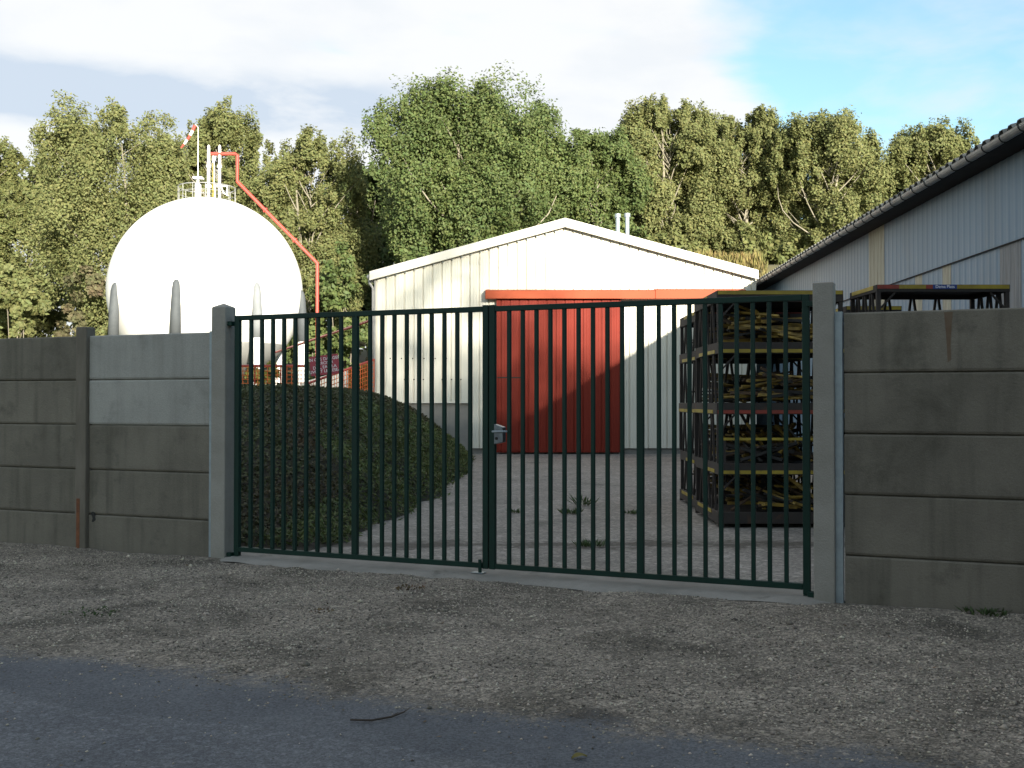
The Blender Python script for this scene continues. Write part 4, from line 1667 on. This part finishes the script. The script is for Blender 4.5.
def tree(name, label, px, top, halfw, Y, leaf, nleaf, seed, base=None, crown_low=0.12, group='trees on the bank behind the sheds', nl=46, spire=0.5, leaf_size=0.080, depth=0.75, pale=True):
    rr = random.Random(seed)
    random.seed(seed)
    c = P(px, top, Y)
    hw = halfw * 1.08 / F * Y
    bz = float(hill(c.x, Y)) - 0.15 if base is None else base
    H = c.z - bz
    t = thing(name, label, 'tree', (c.x, Y, bz), 0, group)
    lobes = []
    nl = int(nl * 1.35)
    for i in range(nl):
        q = crown_low + (0.96 - crown_low) * (i + rr.random()) / nl
        # envelope: broad, domed
        s = (q - crown_low) / (1 - crown_low)
        env = math.sin(math.pi * min(1, 0.14 + 0.71 * s)) ** 0.55
        a = rr.uniform(0, 2 * math.pi)
        rad = math.sqrt(rr.random()) * 0.86
        lr = hw * rr.uniform(0.13, 0.27) * (0.75 + 0.4 * env)
        x = math.cos(a) * rad * hw * env
        y = math.sin(a) * rad * hw * env * depth
        z = q * H
        zr = lr * rr.uniform(1.1, 1.75)
        z = min(z, H - zr * 0.9)
        lobes.append(((x, y, z), (lr, lr * 0.9, zr)))
    for i in range(int(16 * spire) + 8):
        a = rr.uniform(-1, 1)
        x = a * hw * 0.86
        zt = H * (1 - 0.17 * abs(a) ** 2) - rr.uniform(0, 0.06) * H
        lr = rr.uniform(0.05, 0.09) * hw + 0.2
        zr = lr * rr.uniform(1.8, 3.0)
        lobes.append(((x, rr.uniform(-0.4, 0.4) * hw, min(zt, H - 0.2) - zr * 0.6), (lr, lr, zr)))
    mb = MB()
    tr = 0.012 * H + 0.05
    topz = H * 0.86
    fy = -0.42 * hw * depth if pale else 0.0
    limb(mb, (0, fy * 0.8, -0.1), (rr.uniform(-.10, .10) * H, fy * 0.7, topz), tr, tr * 0.15, 0.05, 9)
    tk = mb.build('trunk', M['bark_pale' if pale else 'bark'], t, smooth=True)
    mb = MB()
    for i, (p, r_) in enumerate(lobes):
        if i % 2:
            continue
        z0 = max(0.06 * H, p[2] - (abs(p[0]) + abs(p[1])) * 0.9 - 0.05 * H)
        z0 = min(z0, topz * 0.95)
        limb(mb, (0, fy * 0.75, z0), p, tr * 0.30 * (1 - z0 / H) + 0.018, 0.012, 0.18)
    mb.build('limbs', M['bark_pale' if pale else 'bark'], tk, smooth=True)
    np_mesh('crown', foliage(lobes, int(nleaf * 3.2), leaf_size), 4, leaf, t)
    return t


def shrub(label, px, top, halfw, Y, leaf, nleaf, seed, base=0.0, group='shrubs at the foot of the trees', leaf_size=0.11):
    rr = random.Random(seed)
    random.seed(seed)
    c = P(px, top, Y)
    hw = halfw / F * Y
    H = max(0.6, c.z - base)
    t = thing('shrub', label, 'shrub', (c.x, Y, base), 0, group)
    lobes = []
    for i in range(16):
        a = rr.uniform(0, 6.28)
        rad = math.sqrt(rr.random()) * 0.75
        lr = hw * rr.uniform(0.22, 0.4)
        q = rr.uniform(0.12, 0.95) * (1 - 0.45 * rad * rad)
        zr = min(lr, H * 0.28)
        lobes.append(((math.cos(a) * rad * hw, math.sin(a) * rad * hw * 0.7, min(q * H, H - zr)), (lr, lr, zr)))
    mb = MB()
    for p, r_ in lobes[::2]:
        limb(mb, (rr.uniform(-.1, .1), 0, -0.1), p, 0.05, 0.012, 0.12)
    mb.build('stems', M['bark'], t, smooth=True)
    np_mesh('leaves', foliage(lobes, nleaf, leaf_size), 4, leaf, t)
    return t


LP, LO, LD = M['leaf_pale'], M['leaf_olive'], M['leaf_dark']
tree('poplar_tree', 'olive poplar at the left edge of the picture behind the wall', -18, 130, 45, 63, LO, 20000, 1)
tree('poplar_tree', 'broad olive-green poplar left of the white sphere, taller than its neighbours', 112, 107, 82, 62, LP, 42000, 2, nl=60)
tree('poplar_tree', 'olive poplar rising right behind the windsock and vent pipes', 224, 108, 52, 66, LP, 28000, 3)
tree('poplar_tree', 'olive poplar between the white sphere and the tall dark tree', 313, 136, 56, 64, LP, 30000, 4)
tree('broadleaf_tree', 'tallest dark green tree, in the centre behind the shed gable', 474, 88, 104, 59, LD, 62000, 5, nl=70, crown_low=0.10)
tree('broadleaf_tree', 'smaller dark green tree leaning on the right side of the tallest tree', 592, 132, 54, 60, LD, 24000, 6)
tree('poplar_tree', 'pale poplar just right of the twin flues on the shed roof', 668, 104, 54, 63, LP, 32000, 7, spire=0.9)
tree('poplar_tree', 'pale poplar above the right end of the shed roof', 742, 112, 50, 64, LP, 28000, 8, spire=0.9)
tree('poplar_tree', 'pale poplar with bare pale limbs showing, left of the barn eave', 826, 117, 58, 62, LP, 32000, 9, spire=0.9)
tree('poplar_tree', 'pale poplar rightmost, its lower half hidden by the barn roof', 936, 126, 54, 64, LP, 28000, 10, spire=0.9)
# a back row that closes the gaps
for i, (px, top, hw_) in enumerate([(30, 170, 70), (180, 165, 70), (275, 190, 60), (372, 165, 62), (545, 150, 80), (640, 165, 60), (700, 150, 60), (790, 150, 60), (885, 165, 60), (1000, 165, 60)]):
    tree('background_tree', 'dark olive tree in the back row filling gaps between the front trees', px, top, hw_, 76 + (i % 3) * 2, LO if i != 4 and i != 3 else LD, 20000, 30 + i,
         group='back row of trees', leaf_size=0.14, nl=34, pale=False)
for i, (px, top, hw_, Y, m, lab, bz) in enumerate([
        (8, 235, 42, 57.5, LP, 'pale green shrub at the left picture edge above the wall', 0.0),
        (75, 262, 44, 58, M['leaf_brown'], 'brownish shrub behind the thin wall post', 0.0),
        (128, 250, 40, 59, LP, 'green shrub partly hidden by the left side of the sphere', 0.3),
        (330, 240, 52, 57, LD, 'dark green shrub right of the red vertical pipe', 0.0),
        (410, 230, 50, 55, LD, 'dark green shrub above the left eave of the shed', 0.0),
        (352, 318, 26, 44, M['leaf_brown'], 'dull shrub behind the sloping red pipe', -0.1),
        (356, 338, 24, 37, M['leaf_yellow'], 'sunny yellow-green shrub by the left corner of the shed', -0.1),
        (262, 352, 26, 41, M['leaf_yellow'], 'yellowing shrub behind the orange net below the sphere', -0.1),
        (500, 215, 60, 55, LD, 'dark green shrub behind the left slope of the shed roof', 4.0),
        (610, 215, 60, 54, LD, 'dark shrub behind the twin flues', 5.0),
        (680, 232, 50, 56, LO, 'olive shrub right behind the right slope of the shed roof', 6.0),
        (770, 225, 50, 60, LO, 'olive shrub under the pale poplars next to the barn eave', 7.0)]):
    shrub(lab, px, top, hw_, Y, m, 9000 if Y > 50 else 5000, 60 + i, base=bz, leaf_size=0.13 if Y > 50 else 0.085)


def tall_weeds():
    n = 5200
    x = rng.uniform(5, 12, n)
    y = rng.uniform(48.5, 51.5, n)
    z = hill(x, y) - 0.15
    h = rng.uniform(0.25, 0.6, n) * (0.4 + vnoise(x, y, 0.7, 51))
    base = np.stack([x, y, z], -1)
    lean = np.stack([rng.normal(size=n) * 0.2, rng.normal(size=n) * 0.1, np.ones(n)], -1)
    tip = base + lean * h[:, None]
    w = rng.uniform(0.015, 0.035, n)
    a = rng.uniform(0, 3.14, n)
    s = np.stack([np.cos(a) * w, np.sin(a) * w, np.zeros(n)], -1)
    mid = base * 0.35 + tip * 0.65
    v = np.stack([base - s * 0.5, mid - s * 1.3, tip, mid + s * 1.3], 1).reshape(-1, 3)
    o = np_mesh('tall_weeds', v, 4, M['straw'])
    tag(o, 'dry yellow weeds along the bank behind the right end of the shed', 'weeds', kind='stuff')


tall_weeds()


# ------------------------------------------------------------------ small things on the ground
def tuft(label, px, py, r, n, seed, mat='weed', h=0.12):
    global rng
    Y = (EYE - GZ) * F / (py - HOR)
    c = P(px, py, Y)
    t = thing('weed', label, 'weed', (c.x, Y, GZ - 0.01), 0, 'weeds and scraps on the ground')
    a = rng.uniform(0, 6.28, n)
    d = np.sqrt(rng.uniform(0, 1, n)) * r
    base = np.stack([np.cos(a) * d, np.sin(a) * d, np.zeros(n)], -1)
    lean = np.stack([np.cos(a) * 0.5 + rng.normal(size=n) * 0.4, np.sin(a) * 0.5 + rng.normal(size=n) * 0.4, np.ones(n)], -1)
    hh = rng.uniform(0.4, 1, n) * h
    tip = base + lean * hh[:, None]
    w = rng.uniform(0.006, 0.014, n)
    b = rng.uniform(0, 3.14, n)
    s = np.stack([np.cos(b) * w, np.sin(b) * w, np.zeros(n)], -1)
    mid = base * 0.45 + tip * 0.55
    v = np.stack([base - s * 0.4, mid - s, tip, mid + s], 1).reshape(-1, 3)
    np_mesh('leaves', v, 4, M[mat], t)


tuft('bushy green weed growing in the middle of the yard', 571, 513, 0.14, 150, 1, h=0.10)
tuft('tall thin weed growing just behind the bushy one in the yard', 584, 505, 0.14, 70, 2, h=0.20)
tuft('small weed in the yard in front of the wicket door', 514, 512, 0.10, 60, 3, h=0.07)
tuft('small weed on the cracked strip just behind the gate', 590, 545, 0.16, 130, 4, h=0.08)
tuft('sparse weed in the yard nearer the stillages', 633, 513, 0.12, 70, 5, h=0.07)
tuft('small weed at the foot of the mound behind the left gate leaf', 463, 473, 0.16, 90, 6, h=0.10)


tuft('low green tuft at the foot of the right concrete wall', 985, 612, 0.16, 160, 7, h=0.06)
tuft('sparse grass on the gravel in front of the left concrete wall', 92, 612, 0.22, 110, 8, h=0.03)
tuft('scrap of dark dead leaves on the gravel before the left gate leaf', 323, 611, 0.10, 70, 9, mat='litter', h=0.03)
tuft('dead grass scrap on the gravel below the middle of the gate', 410, 587, 0.14, 60, 10, mat='litter', h=0.03)


def ground_pt(px, py, z=-0.06):
    Y = (EYE - z) * F / (py - HOR)
    return P(px, py, Y)


def stick():
    pts = [ground_pt(351, 719, -0.07), ground_pt(372, 719.5, -0.07), ground_pt(392, 716, -0.07), ground_pt(404, 711.5, -0.07), ground_pt(410, 707.5, -0.068)]
    o = Vector(pts[0])
    mb = MB()
    mb.tube([p - o + Vector((0, 0, 0.004)) for p in pts], [0.005, 0.006, 0.0055, 0.0045, 0.002], 7)
    mb.tube([pts[2] - o + Vector((0, 0, 0.006)), pts[2] - o + Vector((0.03, 0.05, 0.012))], [0.004, 0.002], 5)
    t = mb.build('twig', M['twig'])
    t.location = o
    tag(t, 'thin curved dark twig lying on the edge of the road', 'twig')


stick()


def litter():
    n = 420
    u = rng.uniform(-8, 6, n)
    v = rng.uniform(-5.5, -0.3, n)
    z = np.where(v > edge_v(u), gravel_z(u, v), -0.083) + 0.008
    X = W0.x + UX.x * u + VX.x * v
    Y = W0.y + UX.y * u + VX.y * v
    pos = np.stack([X, Y, z], -1)
    nor = np.tile([0, 0, 1.0], (n, 1)) + rng.normal(size=(n, 3)) * 0.25
    nor /= np.linalg.norm(nor, axis=1, keepdims=True)
    o = np_mesh('leaf_litter', leaf_quads(pos, nor, 0.012, 0.45, 0.6), 4, M['litter'])
    tag(o, 'dry brown leaf scraps scattered over the gravel and road', 'leaf litter', kind='stuff')


litter()


def single_leaf():
    p = ground_pt(579, 757.5, -0.08)
    mb = MB()
    vs, fs = [], []
    n = 7
    for i in range(n):
        t_ = i / (n - 1)
        w = 0.022 * math.sin(math.pi * min(1, t_ * 0.95 + 0.03)) ** 0.8
        z = 0.006 + 0.012 * math.sin(t_ * 3.1)
        x = -0.04 + 0.08 * t_
        vs += [(x, -w, z + 0.006), (x, 0, z), (x, w, z + 0.008)]
        if i:
            k = 3 * i
            fs += [(k - 3, k, k + 1, k - 2), (k - 2, k + 1, k + 2, k - 1)]
    mb.add(vs, fs)
    o = mb.build('fallen_leaf', M['leaf_yellow'])
    o.location = p
    o.rotation_euler = (0, 0, 0.4)
    tag(o, 'yellow-green fallen leaf lying on the asphalt near the bottom edge', 'leaf')


single_leaf()


# ------------------------------------------------------------------ unseen building behind the camera, added to cast shade over the yard
def add_shade_building():
    y0 = -9.0
    t = thing('shade_building', 'unseen tall brick building added across the road to shade the yard', 'building', (9, y0, GZ), 0)
    mb = MB()
    mb.box(-14, 24, -10, 0, -0.1, 11.6)
    mb.build('wall', M['wood_dark'], t)
    mb = MB()
    mb.box(-14.2, 24.2, -10.2, 0.2, 11.601, 12.06)
    mb.build('roof', M['fibro'], t)
    for k in range(12):
        for f in range(3):
            mb = MB()
            x = -12.6 + k * 3.05
            mb.box(x, x + 1.5, 0.003, 0.06, 1.2 + f * 3.5, 3.0 + f * 3.5)
            w = mb.build('window', M['trim'], t)
            mb = MB()
            mb.box(x + 0.08, x + 1.42, 0.062, 0.066, 1.28 + f * 3.5, 2.92 + f * 3.5)
            mb.build('pane', M['glass'], w)


add_shade_building()


# unseen tree added behind the camera, crown shaped to filter sun on the shed
def sun_filter_tree():
    random.seed(90)
    t = thing('sun_filter_tree', 'unseen tall tree with a loose crown, added to filter sun on the shed', 'tree', (19.6, -24, GZ), 0)
    mb = MB()
    limb(mb, (0, 0, -0.1), (0.3, 0, 21.5), 0.22, 0.04, 0.02, 9)
    tk = mb.build('trunk', M['bark'], t, smooth=True)
    mb = MB()
    for k in range(14):
        z = 10 + k * 0.8
        a = k * 2.4
        limb(mb, (0.2, 0, z), (2.6 * math.cos(a), 1.6 * math.sin(a), z + 2.2), 0.06, 0.015, 0.1)
    mb.build('limbs', M['bark'], tk, smooth=True)
    n = 5200
    x = rng.uniform(-4.2, 9.0, n)
    z = rng.uniform(11.5, 22.6, n)
    keep = rng.uniform(0, 1, n) < np.clip((5.2 + np.clip(19.6 - z, 0, 4) * 1.0 - x) / 3.4, 0, 1)
    x, z = x[keep], z[keep]
    # denser lower crown, put in to dim the sun on the lower door
    x = np.concatenate([x, rng.uniform(-4.2, 8.2, 8000)])
    z = np.concatenate([z, 11.0 + 7.8 * (1 - np.sqrt(rng.uniform(0, 1, 8000)))])
    n = len(x)
    y = rng.uniform(-2, 2, n)
    nor = rng.normal(size=(n, 3))
    nor /= np.linalg.norm(nor, axis=1, keepdims=True)
    np_mesh('crown', leaf_quads(np.stack([x, y, z], -1), nor, 0.20, 0.6), 4, LO, t)


sun_filter_tree()
